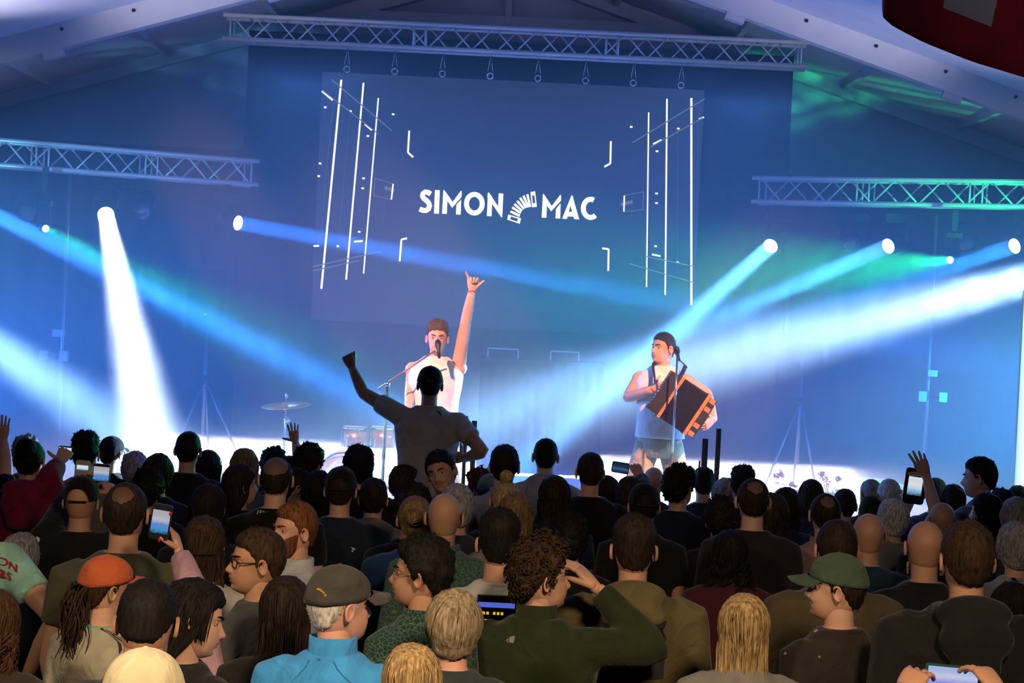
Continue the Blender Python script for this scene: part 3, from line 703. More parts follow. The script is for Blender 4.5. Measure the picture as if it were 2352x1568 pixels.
def limb(pts, radii, n=9):
    p = np.array(pts, float); t = np.linspace(0, len(p) - 1, n); i = np.clip(t.astype(int), 0, len(p) - 2)
    out = []
    for a, q in zip(i, t - i):
        p0, p1, p2, p3 = p[max(a - 1, 0)], p[a], p[a + 1], p[min(a + 2, len(p) - 1)]
        c = .5 * ((2 * p1) + (p2 - p0) * q + (2 * p0 - 5 * p1 + 4 * p2 - p3) * q * q + (3 * p1 - p0 - 3 * p2 + p3) * q ** 3)
        l = p1 * (1 - q) + p2 * q; out.append(l * .65 + c * .35)
    return np.array(out), np.interp(t, np.linspace(0, len(p) - 1, len(radii)), radii)
TOR = [(.86, .170, .118, 0), (.95, .172, .120, 0), (1.06, .160, .112, .0), (1.17, .164, .116, 0), (1.28, .182, .126, .0), (1.36, .190, .122, -.006), (1.41, .180, .103, -.012), (1.445, .150, .084, -.016), (1.475, .104, .070, -.018), (1.505, .070, .063, -.016)]
def torso(mb, grow, z0=.86, z1=1.51, sw=1.0, m=0, n=26, belly=0.0):
    rings = []
    for z, a, b, c in TOR:
        if z < z0 - .001 or z > z1: continue
        bb = belly * math.exp(-((z - 1.05) / .14) ** 2)
        rings.append([((a * sw + grow + .3 * bb) * math.copysign(abs(math.cos(t)) ** .86, math.cos(t)), c + bb * .4 + (b + grow + bb * .6) * math.copysign(abs(math.sin(t)) ** .86, math.sin(t)), z) for t in np.linspace(0, 2 * math.pi, n, endpoint=False)])
    mb.loft(rings, m)
SKIN = {'fair': (.62, .36, .26), 'tan': (.48, .26, .165), 'olive': (.42, .235, .14), 'pink': (.66, .35, .27), 'dark': (.20, .10, .06)}
HAIRC = {'black': (.010, .008, .007), 'dark': (.022, .014, .010), 'brown': (.040, .023, .013), 'chestnut': (.075, .036, .018), 'red': (.16, .058, .022), 'blonde': (.36, .245, .115), 'ash': (.30, .235, .15), 'grey': (.30, .29, .30), 'white': (.6, .58, .56), 'dkblonde': (.17, .105, .05)}
def hair_mat(c):
    return mat('hair_' + c, HAIRC[c], .68, nscale=38, namt=.62, stretch=(3, 3, .5), spec=.16)
def skin_mats(s, hc):
    return [mat('skin_' + s, SKIN[s], .5, nscale=9, namt=.10, spec=.35), mat('eye_white', (.42, .40, .38), .4), mat('iris', (.03, .018, .012), .2), mat('lips_' + s, tuple(np.array(SKIN[s]) * np.array([.85, .55, .55])), .4), hair_mat(hc), mat('shoe_leather', (.02, .02, .022), .5)]
def cloth(col, tex=0.25, key=None, pattern=None):
    key = key or 'cloth_%02x%02x%02x%s' % (*[int(c * 255) for c in col], pattern or '')
    if key in MATS: return MATS[key]
    m = mat(key, col, .88, nscale=8, namt=.16, bump=.55, spec=.12, sheen=.12, bdist=.035, ndist=1.2)
    if pattern:
        nt = m.node_tree; b = nt.nodes['Principled BSDF']; src = b.inputs['Base Color'].links[0].from_socket
        tc = nt.nodes.new('ShaderNodeTexCoord'); v = nt.nodes.new('ShaderNodeTexVoronoi'); v.inputs['Scale'].default_value = {'leaf': 60, 'speck': 14, 'check': 18}[pattern]
        mr = nt.nodes.new('ShaderNodeMapRange'); nt.links.new(tc.outputs['Object'], v.inputs['Vector']); nt.links.new(v.outputs['Distance'], mr.inputs[0])
        mx = nt.nodes.new('ShaderNodeMix'); mx.data_type = 'RGBA'
        if pattern == 'leaf': v.feature = 'DISTANCE_TO_EDGE'; mr.inputs[1].default_value = .07; mr.inputs[2].default_value = .02; mx.inputs[7].default_value = (.09, .16, .13, 1)
        else: mr.inputs[1].default_value = .13; mr.inputs[2].default_value = .10; mx.inputs[7].default_value = (.42, .32, .26, 1)
        nt.links.new(mr.outputs[0], mx.inputs[0]); nt.links.new(src, mx.inputs[6]); nt.links.new(mx.outputs[2], b.inputs['Base Color'])
    return m
def person(loc, H, yaw, label, hair='short', hc='dark', skin='fair', top='tee', tc=(.02, .02, .025), trousers=(.02, .022, .035), hyaw=0, pitch=0, roll=0, arms=None, cap=None, capc=None, hi=False, sw=1.0, beard=None, glasses=None, group='people in the crowd', pattern=None, belly=0.0, spread=.06, seed=None, voxel=.013, smile=0.0, mouth=0.0, bare=False, lean=0.0, name='person', collar=None, headk=.95, hem=.86):
    global NEAR
    k = H / 1.75; rng = np.random.default_rng(zlib.crc32(label.encode()) % 100000 if seed is None else seed)
    root = empty(name, loc, label, 'person', group, rz=math.radians(yaw))
    K = Matrix.Diagonal((k, k, k, 1))
    LM = Matrix.Translation((0, 0, .9)) @ Matrix.Rotation(math.radians(-lean), 4, 'X') @ Matrix.Translation((0, 0, -.9))
    HM = LM @ Matrix.Translation((0, .012, 1.635)) @ Matrix.Translation((0, -.02, -.07)) @ Euler((math.radians(pitch), math.radians(roll), math.radians(hyaw)), 'ZXY').to_matrix().to_4x4() @ Matrix.Translation((0, .02, .07)) @ Matrix.Diagonal((headk, headk, headk, 1))
    lm = np.array(LM)
    W2L = (Matrix.Translation(Vector(loc)) @ Matrix.Rotation(math.radians(yaw), 4, 'Z') @ K).inverted()
    def tolocal(p):
        return np.array(W2L @ Vector(p))
    # ---- body
    b = head_mesh(hi, smile, mouth).xf(HM)
    hc0 = np.array(HM @ Vector((0, -.018, -.045))); nb = np.array(LM @ Vector((0, -.016, 1.47)))
    b.tube([hc0 + (hc0 - nb) * .25, hc0, hc0 * .45 + nb * .55, nb, nb - np.array([0, 0, .06])], [.045, .052, .052, .060, .085], 18, up=(0, 1, 0))
    t_ = MB(); torso(t_, -.012, sw=sw, belly=belly, n=18); t_.xf(LM); b.add(t_.v, t_.f)
    shirt = MB(); torso(shirt, .010 if top != 'vest' else .022, z0=hem, sw=sw, belly=belly); shirt.xf(LM)
    A = {}
    for sd, sx in (('L', -1), ('R', 1)):
        sh_ = lm @ np.array([sx * .168 * sw, -.008, 1.405, 1]); sh_ = sh_[:3]
        sp = (arms or {}).get(sd)
        if sp is None:
            el = sh_ + np.array([sx * .045, -.025, -.30]); wr = el + np.array([-sx * .03, .10, -.23]); hd = unit(wr - el); hk = dict(nrm=(-sx, .3, 0), thumb=(0, 1, 0))
        else:
            el = tolocal(sp['e']); wr = tolocal(sp['w'])
            sh_ = sh_ + np.array([0, 0, .03]) * (el[2] > sh_[2]) + unit(el - sh_) * .0
            hd = unit(tolocal(sp['f']) - wr) if 'f' in sp else unit(wr - el)
            Ry = Matrix.Rotation(-math.radians(yaw), 3, 'Z')
            hk = {q: (tuple(Ry @ Vector(v)) if q in ('nrm', 'thumb') else v) for q, v in sp.get('hand', {}).items()}
            hk.setdefault('nrm', (0, 1, 0)); hk.setdefault('thumb', (sx * -1, 0, 0))
        ins = sh_ + np.array([-sx * .05, 0, -.01])
        pts, rr = limb([ins, sh_, (sh_ + el) / 2, el, el * .6 + wr * .4, wr], [.052, .056, .049, .042, .041, .027], 16)
        b.tube(pts, rr, 12); hand(b, wr, hd, **hk); A[sd] = (sh_, el, wr)
        if bare: b.ell(sh_ + np.array([sx * .012, 0, -.012]), (.056, .056, .058), 12, 8)
        g = {'tee': .018, 'shirt': .016, 'hoodie': .022, 'jacket': .022, 'fleece': .020, 'vest': None}[top]
        if g is not None:
            if top == 'tee': sp_, sr = limb([ins, sh_, sh_ * .42 + el * .58], [.062, .074, .068], 7)
            else: sp_, sr = limb([ins, sh_, (sh_ + el) / 2, el, el * .6 + wr * .4, wr * .95 + el * .05], [.058 + g, .058 + g, .050 + g, .047 + g, .042 + g, .032 + g * .8], 16)
            shirt.tube(sp_, sr, 12)
    # legs
    for sx in (-1, 1):
        hip = np.array([sx * .085, 0, .9]); kn = np.array([sx * (.095 + spread * .6), .02, .49]); an = np.array([sx * (.10 + spread), -.01, .075])
        pts, rr = limb([hip, (hip + kn) / 2, kn, (kn + an) / 2, an], [.085, .078, .056, .052, .038], 10); b.tube(pts, rr, 10)
        f = MB(); f.tube([an + np.array([0, -.06, -.02]), an + np.array([0, -.03, -.015]), an + np.array([sx * .01, .06, -.032]), an + np.array([sx * .02, .15, -.046]), an + np.array([sx * .022, .185, -.055])], [.03, .046, .046, .038, .015], 10, flat=.62, up=(0, 0, 1))
        a_ = np.array(f.v); a_[:, 2] = np.maximum(a_[:, 2], 0.0); f.v = [tuple(p) for p in a_]; b.add(f.v, f.f, 5)
    b.xf(K); obj('body', b, skin_mats(skin, hc if hc else 'dark'), root)
    # ---- clothes
    if top == 'hoodie':
        c = lm @ np.array([0, -.02, 1.50, 1]); ring = []
        for t in np.linspace(0, 2 * math.pi, 22, endpoint=False):
            ring.append(c[:3] + np.array([.086 * math.sin(t), .076 * math.cos(t) - .012, -.016 - .012 * math.cos(t)]))
        shirt.tube(ring + [ring[0]], .032, 10)
        for q, r in (((0, -.120, 1.492), (.122, .060, .058)), ((0, -.160, 1.42), (.118, .058, .082)), ((0, -.170, 1.335), (.080, .046, .070))):
            c = lm @ np.array([*q, 1]); shirt.ell(c[:3], r, 16, 10)
    elif top in ('fleece', 'jacket', 'shirt'):
        hh = {'fleece': .055, 'jacket': .010, 'shirt': .030}[top]
        for q, rr in ((0, .074), (1, .070)): pass
        rings = [[(np.array([(r + 0) * math.sin(t), r * .95 * math.cos(t) - .016 + dy, z])) for t in np.linspace(0, 2 * math.pi, 24, endpoint=False)] for r, z, dy in ((.084, 1.465, 0), (.077, 1.495, 0), (.074, 1.495 + hh, -.002), (.068, 1.497 + hh, -.002), (.069, 1.50, 0))]
        cb = MB(); cb.loft(rings, cap=False); cb.xf(LM)
    shirt.xf(K)
    nm = {'tee': 'tee_shirt', 'shirt': 'shirt', 'hoodie': 'hoodie', 'jacket': 'jacket', 'fleece': 'fleece_jacket', 'vest': 'sleeveless_top'}[top]
    cm = cloth(tc, pattern=pattern)
    so = obj(nm, shirt, cm, root)
    md = so.modifiers.new('fuse', 'REMESH'); md.mode = 'VOXEL'; md.voxel_size = voxel; md.use_smooth_shade = True
    md = so.modifiers.new('soft', 'SMOOTH'); md.factor = .5; md.iterations = 3
    if top in ('fleece', 'jacket', 'shirt'):
        obj('collar', cb.xf(K), cloth(collar) if collar else cm, so)
    elif top in ('tee', 'vest'):
        cb = MB(); cb.tube([(.077 * math.sin(t), .070 * math.cos(t) - .016, 1.492 + .006 * -math.cos(t)) for t in np.linspace(0, 2 * math.pi, 25)], .009, 8); cb.xf(LM); cb.xf(K)
        obj('neckband', cb, cloth(collar) if collar else cm, so)
    tr = MB(); tr.loft([[(a * math.cos(t), bb * math.sin(t), z) for t in np.linspace(0, 2 * math.pi, 20, endpoint=False)] for z, a, bb in ((.80, .16, .115), (.88, .178, .126), (.98, .170, .118))])
    for sx in (-1, 1):
        hip = np.array([sx * .085, 0, .9]); kn = np.array([sx * (.095 + spread * .6), .02, .49]); an = np.array([sx * (.10 + spread), -.01, .07])
        pts, rr = limb([hip, (hip + kn) / 2, kn, (kn + an) / 2, an], [.098, .094, .072, .068, .062], 12); tr.tube(pts, rr, 12)
    tr.xf(K); obj('trousers', tr, cloth(trousers), root)
    # ---- hair, hat, glasses
    if hair and hair != 'bald':
        NEAR = voxel < .015; hm = hair_mesh(hair, rng)
        if cap:
            v = np.array(hm.v); r_ = np.linalg.norm(v, axis=1); d_ = v / r_[:, None]; inner = head_radius(d_) + .010
            top_ = v[:, 2] > .03; v[top_] = (d_ * np.minimum(r_, inner)[:, None])[top_]; hm.v = [tuple(p) for p in v]
        obj('hair', hm.xf(HM).xf(K), [hair_mat(hc), mat('scalp_%s_%s' % (skin, hc), tuple(.22 * a + .78 * b for a, b in zip(SKIN[skin], HAIRC[hc])), .6)], root)
    if beard: obj('beard', beard_mesh(rng).xf(HM).xf(K), hair_mat(beard), root)
    if cap:
        cr, br, stp = cap_mesh(cap, rng); M = cloth(capc, key='cap_%d%d%d' % tuple(int(c * 999) for c in capc))
        co = obj('cap', cr.xf(HM).xf(K), M, root); md = co.modifiers.new('thick', 'SOLIDIFY'); md.thickness = .003
        obj('brim', br.xf(HM).xf(K), M, co)
        if stp.v: obj('strap', stp.xf(HM).xf(K), M, co)
    if glasses:
        g = MB(); gm = {'black': BLK, 'gold': mat('gold_wire', (.8, .55, .2), .25, 1.0), 'dark': BLK}[glasses]; th = .0022 if glasses != 'gold' else .0011
        for sx in (-1, 1):
            g.tube([(sx * .032 + .021 * math.copysign(abs(math.cos(t)) ** .7, math.cos(t)), .0905 - .010 * abs(.032 + sx * 0 + .021 * math.cos(t) * sx) / .05, .004 + .016 * math.copysign(abs(math.sin(t)) ** .7, math.sin(t))) for t in np.linspace(0, 2 * math.pi, 25)], th, 6)
            g.tube([(sx * .053, .080, .010), (sx * .068, .068, .011), (sx * .079, 0, .012), (sx * .079, -.018, .003)], th, 6)
        g.tube([(-.011, .089, .008), (0, .093, .011), (.011, .089, .008)], th, 6)
        go = obj('glasses', g.xf(HM).xf(K), gm, root)
        lg = bpy.data.materials.get('lens_glass')
        if lg is None:
            lg = bpy.data.materials.new('lens_glass'); lg.use_nodes = True; nt = lg.node_tree; nt.nodes.clear()
            g1 = nt.nodes.new('ShaderNodeBsdfTransparent'); g2 = nt.nodes.new('ShaderNodeBsdfGlossy'); g2.inputs['Roughness'].default_value = .03; mx = nt.nodes.new('ShaderNodeMixShader'); mx.inputs[0].default_value = .06; ou = nt.nodes.new('ShaderNodeOutputMaterial')
            nt.links.new(g1.outputs[0], mx.inputs[1]); nt.links.new(g2.outputs[0], mx.inputs[2]); nt.links.new(mx.outputs[0], ou.inputs[0])
        for sx in (-1, 1):
            ln = MB()
            ln.add([(sx * .032 + .020 * math.copysign(abs(math.cos(t)) ** .7, math.cos(t)), .0895 - .010 * (.032 + .020 * math.cos(t) * sx) / .05, .004 + .015 * math.copysign(abs(math.sin(t)) ** .7, math.sin(t))) for t in np.linspace(0, 2 * math.pi, 20, endpoint=False)], [tuple(range(20))])
            obj('lens', ln.xf(HM).xf(K), lg, go)
    info = dict(root=root, shirt=so, k=k, HM=HM, LM=LM, A=A, W=Matrix.Translation(Vector(loc)) @ Matrix.Rotation(math.radians(yaw), 4, 'Z'))
    return info
HB = .168                                                    # head width with hair, metres
def place(px, ytop, wpx, hmin=1.52, hmax=1.92, far=11.8):
    """distance from the head's width, corrected along the sight line to keep a believable height"""
    d = min(F * HB / wpx, far); z = P(px, ytop, d)[2]; rate = (CAM[2] - z) / d
    if z < hmin: d = (CAM[2] - hmin) / rate
    if z > hmax: d = (CAM[2] - hmax) / rate
    return min(d, far)
# ------------------------------------------------------------------ the crowd
# photo x of head, y of crown, head width in pixels, facing (0 = stage, + = to the left), hair, hair colour, top, top colour, label, options
bk = (.010, .010, .013); nv = (.012, .018, .045); gy = (.22, .21, .22); lg = (.42, .40, .40)
CROWD = [
 # --- rows by the stage
 (62, 996, 60, 0, 'frizz', 'grey', 'jacket', (.12, .10, .16), 'person with pale frizzy hair beside the crimson hoodie woman', {}),
 (70, 1004, 71, 0, 'updo', 'black', 'hoodie', (.20, .012, .050), 'woman in crimson hoodie with pinned up black hair filming', dict(id='crimson', sw=.92)),
 (198, 980, 69, 0, 'quiff', 'black', 'jacket', (.17, .15, .17), 'tall man in grey sweater with upright black hair', {}),
 (258, 998, 56, -25, 'short', 'dark', 'tee', bk, 'man in dark cap and glasses left of the tallest beam', dict(cap='closed', capc=(.012, .012, .02), glasses='dark')),
 (311, 1033, 58, 0, 'medium', 'grey', 'jacket', (.05, .05, .08), 'person with short greying hair before the white stage floor', {}),
 (365, 1037, 52, 0, 'bob', 'dark', 'tee', nv, 'small dark haired head right of the greying one', {}),
 (342, 1070, 74, 0, 'frizz', 'black', 'tee', bk, 'person with black frizzy hair below two smaller heads', {}),
 (434, 988, 64, 0, 'crop', 'black', 'tee', bk, 'broad man in black tee with cropped hair and bare neck', dict(sw=1.08)),
 (480, 1030, 58, 0, 'long', 'black', 'jacket', bk, 'woman with long black hair close behind the cropped man', {}),
 (562, 1026, 74, 15, 'long', 'dkblonde', 'jacket', (.06, .07, .12), 'woman with long fair hair lit blue near the cymbal', {}),
 (553, 1061, 78, -60, 'long', 'dark', 'tee', bk, 'long haired woman looking right beside the lettered black tee', {}),
 (630, 1023, 72, 0, 'frizz', 'black', 'tee', bk, 'person with tousled black hair behind the balding man', {}),
 (637, 1045, 71, 0, 'balding', 'dark', 'tee', (.008, .008, .010), 'balding man in black tee with white lettering', dict(id='perf', sw=1.05)),
 (684, 1071, 70, -80, 'short', 'black', 'tee', bk, 'bearded man in profile right of the lettered tee', dict(beard='black')),
 (712, 1015, 80, -25, 'frizz', 'black', 'tee', bk, 'curly headed person left of the drums', {}),
 (668, 1044, 62, 0, 'short', 'black', 'tee', bk, 'person by the cymbal stand raising an open hand', dict(id='handup')),
 (826, 1018, 80, 35, 'mop', 'black', 'jacket', bk, 'person with thick black hair in front of the drums', {}),
 (733, 1076, 70, -10, 'long', 'black', 'tee', bk, 'woman with long dark hair left of the capped man', {}),
 (785, 1067, 77, 0, 'crop', 'dark', 'jacket', (.014, .022, .040), 'man in black cap and navy sweater with small logo', dict(cap='arch', capc=(.008, .008, .009), id='navylogo', sw=1.1)),
 (860, 1094, 72, 0, 'short', 'dark', 'hoodie', (.13, .125, .12), 'man with short dark hair in grey hoodie mid crowd', {}),
 (930, 1064, 68, -65, 'medium', 'brown', 'jacket', bk, 'brown haired person looking right below the standing man', {}),
 (1024, 1027, 70, 165, 'short', 'black', 'jacket', (.02, .022, .035), 'laughing man turned round towards the camera', dict(hi=True, pitch=-18, smile=1.0, mouth=.6, skin='tan')),
 (1104, 1072, 60, 60, 'curly', 'chestnut', 'jacket', bk, 'curly chestnut haired person looking left by the grey cap', {}),
 (1127, 1084, 64, 0, 'crop', 'brown', 'tee', (.05, .06, .09), 'person in pale grey cap behind the fair topknot', dict(cap='closed', capc=(.30, .31, .32))),
 (950, 1106, 76, 0, 'frizz', 'black', 'tee', bk, 'person with unruly black hair edged by blue light', {}),
 (1052, 1106, 62, 0, 'bob', 'grey', 'jacket', (.03, .03, .05), 'small grey haired head above the bald man', {}),
 (955, 1138, 70, 0, 'bun', 'dkblonde', 'jacket', (.012, .035, .12), 'woman with fair hair in a low knot, blue top', {}),
 (1023, 1127, 84, 0, 'bald', 'brown', 'shirt', (.035, .075, .062), 'bald man in green leaf patterned shirt', dict(pattern='leaf', skin='olive')),
 (1161, 1018, 69, 0, 'short', 'black', 'shirt', (.25, .25, .28), 'man with black hair and pale collar left of the hoodie', {}),
 (1255, 1004, 63, 0, 'crop', 'black', 'hoodie', (.34, .33, .36), 'man in light grey hoodie against the white stage', {}),
 (1163, 1100, 70, 0, 'topbun', 'blonde', 'jacket', (.03, .03, .05), 'woman with a fair topknot above the blue rimmed hair', {}),
 (1186, 1127, 86, 0, 'long', 'dkblonde', 'jacket', (.20, .19, .20), 'woman with long dark blond hair edged in blue', {}),
 (1276, 1088, 76, 0, 'long', 'dark', 'tee', nv, 'long haired person in front of the light grey hoodie', {}),
 (1358, 1036, 65, 0, 'crop', 'dark', 'tee', bk, 'broad man in black tee right of the light grey hoodie', dict(sw=1.12)),
 (1396, 1088, 62, 0, 'long', 'dark', 'jacket', nv, 'long haired woman behind the broad black tee', {}),
 (1447, 1093, 62, 0, 'medium', 'brown', 'jacket', nv, 'person with medium hair filming with a level phone', dict(id='levelphone')),
 (1503, 1069, 60, 0, 'bald', 'grey', 'jacket', (.03, .03, .06), 'bald person in front of the accordion player', {}),
 (1482, 1104, 84, 0, 'crop', 'black', 'tee', bk, 'man in black cap before the khaki hoodie', dict(cap='arch', capc=(.006, .006, .007), skin='tan')),
 (1562, 1062, 80, -35, 'frizz', 'black', 'jacket', (.012, .015, .030), 'man with curly black hair in dark navy jacket', dict(sw=1.08)),
 (1618, 1069, 64, 0, 'short', 'dark', 'jacket', nv, 'dark head beside the two grey uprights', {}),
 (1656, 1137, 72, 0, 'curly', 'dark', 'tee', (.03, .012, .02), 'person with dark curls right of the navy jacket', {}),
 (1708, 1059, 63, 0, 'quiff', 'black', 'jacket', nv, 'man with high black hair left of the flowers', {}),
 (1668, 1093, 60, 0, 'bob', 'grey', 'jacket', (.12, .12, .15), 'grey haired person partly behind the high black hair', {}),
 (1732, 1095, 80, 0, 'thin', 'dark', 'jacket', (.025, .018, .022), 'balding man below the man with high black hair', {}),
 (1808, 1115, 60, 0, 'long', 'dark', 'jacket', nv, 'long haired head below the left red flower', {}),
 (1865, 1097, 66, 0, 'long', 'brown', 'jacket', (.03, .04, .09), 'long haired head between the red flowers', {}),
 (1898, 1130, 78, 0, 'thin', 'dark', 'shirt', (.30, .19, .18), 'balding man in pale pink shirt', {}),
 (1942, 1119, 60, 0, 'crop', 'dark', 'jacket', bk, 'small dark head right of the pink shirt', {}),
 (2002, 1098, 60, 20, 'thin', 'grey', 'jacket', (.05, .05, .08), 'greying man left of the pale crop head', {}),
 (2044, 1097, 62, 0, 'crop', 'white', 'jacket', (.08, .08, .11), 'person with pale cropped hair left of the raised phone', {}),
 (2003, 1136, 64, 0, 'short', 'dark', 'jacket', nv, 'dark head below the greying man', {}),
 (2053, 1140, 80, 15, 'bob', 'white', 'tee', (.20, .19, .18), 'white haired person raising a phone', dict(id='raisephone')),
 (2150, 1095, 62, 0, 'short', 'black', 'jacket', nv, 'dark head right of the raised hand', {}),
 (2190, 1108, 66, 0, 'long', 'dark', 'jacket', (.03, .05, .10), 'long haired woman against the green light', {}),
 (2258, 1046, 66, 70, 'short', 'black', 'jacket', (.14, .14, .15), 'man in left profile against the green light', dict(pitch=-8)),
 (2268, 1128, 76, 50, 'long', 'black', 'tee', bk, 'dark haired woman looking left below the profile man', {}),
 (2302, 1118, 60, 0, 'medium', 'black', 'jacket', nv, 'dark head near the white banner', {}),
 (2340, 1112, 62, 0, 'short', 'dark', 'jacket', nv, 'dark head cut by the right picture edge', {}),
 (2166, 1149, 66, 0, 'bald', 'dark', 'jacket', bk, 'bald crown right of the raised phone', dict(skin='tan')),
 (1997, 1173, 81, 0, 'bald', 'brown', 'jacket', (.012, .030, .060), 'bald man in dark navy sweater', dict(skin='tan')),
 (2128, 1190, 88, 0, 'bald', 'dark', 'tee', bk, 'tanned bald head behind the grey hoodie man', dict(skin='tan')),
 (2338, 1136, 80, 0, 'bob', 'grey', 'jacket', (.06, .06, .07), 'grey bobbed head at the right edge', {}),
 (2337, 1192, 96, 10, 'bob', 'grey', 'tee', (.30, .29, .28), 'grey haired person in pale top with dark strap', dict(id='strap')),
 # --- middle
 (189, 1087, 94, 0, 'bald', 'dark', 'jacket', (.010, .010, .012), 'man in black cap and track jacket with striped sleeve', dict(skin='tan', cap='arch', capc=(.006, .006, .007), id='stripe', sw=1.1)),
 (291, 1104, 106, 0, 'thin', 'dark', 'tee', (.060, .062, .038), 'man with thinning hair in olive tee', dict(skin='tan', sw=1.12, id='olive')),
 (480, 1106, 100, 0, 'wavy', 'black', 'tee', bk, 'woman with long wavy black hair mid left', {}),
 (472, 1180, 113, 0, 'halfup', 'brown', 'jacket', (.44, .42, .37), 'woman with half pinned brown hair in white top', {}),
 (50, 1216, 84, -20, 'bob', 'grey', 'jacket', (.03, .03, .035), 'person with short grey hair behind the turquoise tee', dict(hmin=1.42)),
 (1310, 1174, 98, 0, 'frizz', 'black', 'jacket', bk, 'person with black hair behind the curly man', {}),
 (1460, 1176, 108, 0, 'fade', 'dark', 'hoodie', (.115, .095, .045), 'man with faded haircut in khaki hoodie with dark print', dict(id='khaki', sw=1.22, skin='tan', voxel=.012)),
 (1680, 1210, 100, 0, 'bushy', 'black', 'jacket', (.070, .014, .024), 'woman with bushy black hair in crimson top', {}),
 (1776, 1128, 90, 0, 'wavy', 'brown', 'jacket', (.02, .02, .025), 'woman with long curling brown hair', {}),
 (1925, 1189, 99, 0, 'crop', 'dark', 'jacket', (.075, .062, .036), 'man with cropped dark hair in olive brown jacket', dict(sw=1.2, skin='tan')),
 (2128, 1232, 94, 0, 'fade', 'brown', 'hoodie', (.22, .235, .225), 'man with short brown hair in grey hoodie', dict(skin='pink', sw=1.05)),
 (2226, 1192, 119, 0, 'short', 'brown', 'hoodie', (.014, .014, .015), 'man with brown hair and bare ears in black hoodie', dict(sw=1.22, skin='tan', id='blackhood')),
 (2328, 1330, 118, 0, 'wavy', 'black', 'tee', bk, 'woman with long black hair at the lower right edge', {}),
 (1150, 1163, 110, 0, 'fade', 'black', 'tee', (.46, .46, .44), 'man with black hair in white tee', dict(skin='tan')),
 (680, 1147, 96, 128, 'short', 'red', 'shirt', (.50, .52, .55), 'red haired bearded man with white collar', dict(hb=.168, hi=True, beard='red', skin='pink', byaw=95)),
 (596, 1207, 114, 112, 'short', 'brown', 'tee', (.055, .057, .062), 'man with black glasses and moustache in charcoal tee', dict(hb=.168, hi=True, glasses='black', skin='tan', byaw=60, id='glassesman')),
 # --- front
 (-88, 1055, 103, 0, 'short', 'brown', 'tee', (.26, .52, .45), 'man in turquoise tee with red print at left edge', dict(id='turq', sw=1.1, skin='tan')),
 (246, 1268, 108, -58, 'pony', 'brown', 'jacket', (.44, .41, .31), 'woman in orange cap and cream jacket with ponytail', dict(hb=.168, hi=True, cap='closed', capc=(.52, .115, .045), id='orange', collar=(.12, .5, .40))),
 (-12, 1345, 140, -15, 'wavy', 'chestnut', 'jacket', (.04, .03, .03), 'woman with long chestnut hair at lower left edge', {}),
 (337, 1318, 146, 0, 'crop', 'black', 'jacket', (.020, .022, .024), 'man with short black hair bowing his head', dict(pitch=-24, skin='tan')),
 (432, 1318, 131, -78, 'long', 'black', 'jacket', (.012, .012, .014), 'dark haired woman in right profile beside the bowed head', dict(hb=.168, hi=True, pitch=-18, byaw=-40)),
 (335, 1480, 209, 0, 'crop', 'brown', 'jacket', (.03, .03, .033), 'person in cream cap at the bottom edge', dict(cap='closed', capc=(.62, .56, .38), hmax=1.95)),
 (660, 1316, 132, 0, 'straight', 'dark', 'tee', (.02, .018, .018), 'woman with long dark brown hair left of the grey cap', {}),
 (778, 1290, 122, -58, 'crop', 'white', 'fleece', (.05, .30, .72), 'older man in grey cap and bright blue fleece', dict(hb=.168, hi=True, cap='closed', capc=(.060, .056, .054), skin='pink', id='fleece', sw=1.1, byaw=-15)),
 (975, 1222, 116, 82, 'medium', 'black', 'shirt', (.018, .045, .036), 'black haired man with gold glasses smiling to the left', dict(hb=.168, hi=True, glasses='gold', skin='tan', smile=.8, byaw=45, pattern='leaf')),
 (1047, 1345, 138, -5, 'bob', 'ash', 'jacket', (.035, .045, .048), 'person with short ash blond hair', dict(skin='pink')),
 (950, 1470, 150, 0, 'straight', 'blonde', 'jacket', (.05, .05, .06), 'woman with blond hair cut by the bottom edge', {}),
 (1243, 1228, 114, -72, 'curly', 'brown', 'fleece', (.022, .030, .013), 'curly man in dark green fleece holding his forehead', dict(hb=.168, hi=True, id='curly', byaw=-12, sw=1.2, skin='fair')),
 (1930, 1264, 115, 80, 'short', 'dark', 'tee', (.030, .023, .020), 'laughing man in green cap and speckled dark tee', dict(hb=.168, hi=True, cap='closed', capc=(.060, .098, .070), smile=1.0, mouth=.7, pattern='speck', byaw=35, sw=1.12)),
 (1712, 1357, 128, 0, 'straight', 'blonde', 'jacket', (.20, .19, .185), 'woman with long straight blond hair in grey top', {}),
]
rows = []
for q in CROWD:
    px, yt, wp = q[:3]; op = dict(q[9])
    ex = {'quiff': .045, 'curly': .045, 'medium': .035, 'frizz': .04, 'mop': .035, 'long': .026, 'wavy': .026, 'straight': .026, 'bushy': .028, 'halfup': .028, 'bob': .032, 'short': .02, 'fade': .028, 'crop': .013, 'updo': .02, 'topbun': .012}.get(q[4], .006)
    if op.get('cap'): ex = .024
    hb = op.pop('hb', None) or (.182 if op.get('cap') else {'frizz': .20, 'curly': .22, 'mop': .198, 'medium': .19, 'long': .186, 'wavy': .20, 'straight': .186, 'bushy': .24, 'bob': .19, 'halfup': .186, 'bald': .155, 'short': .172, 'fade': .17}.get(q[4], .165))
    d = place(px, yt, wp * .168 / hb, hmin=op.pop('hmin', 1.52) + ex, hmax=op.pop('hmax', 1.90) + ex)
    rows.append([px, yt, d, ex, q, op])
def hgt(r): return P(r[0], r[1], r[2])[2] - r[3]
DV = np.array([P(r[0], r[1], 1.0) - CAM for r in rows]); DD = np.array([r[2] for r in rows]); EX = np.array([r[3] for r in rows])
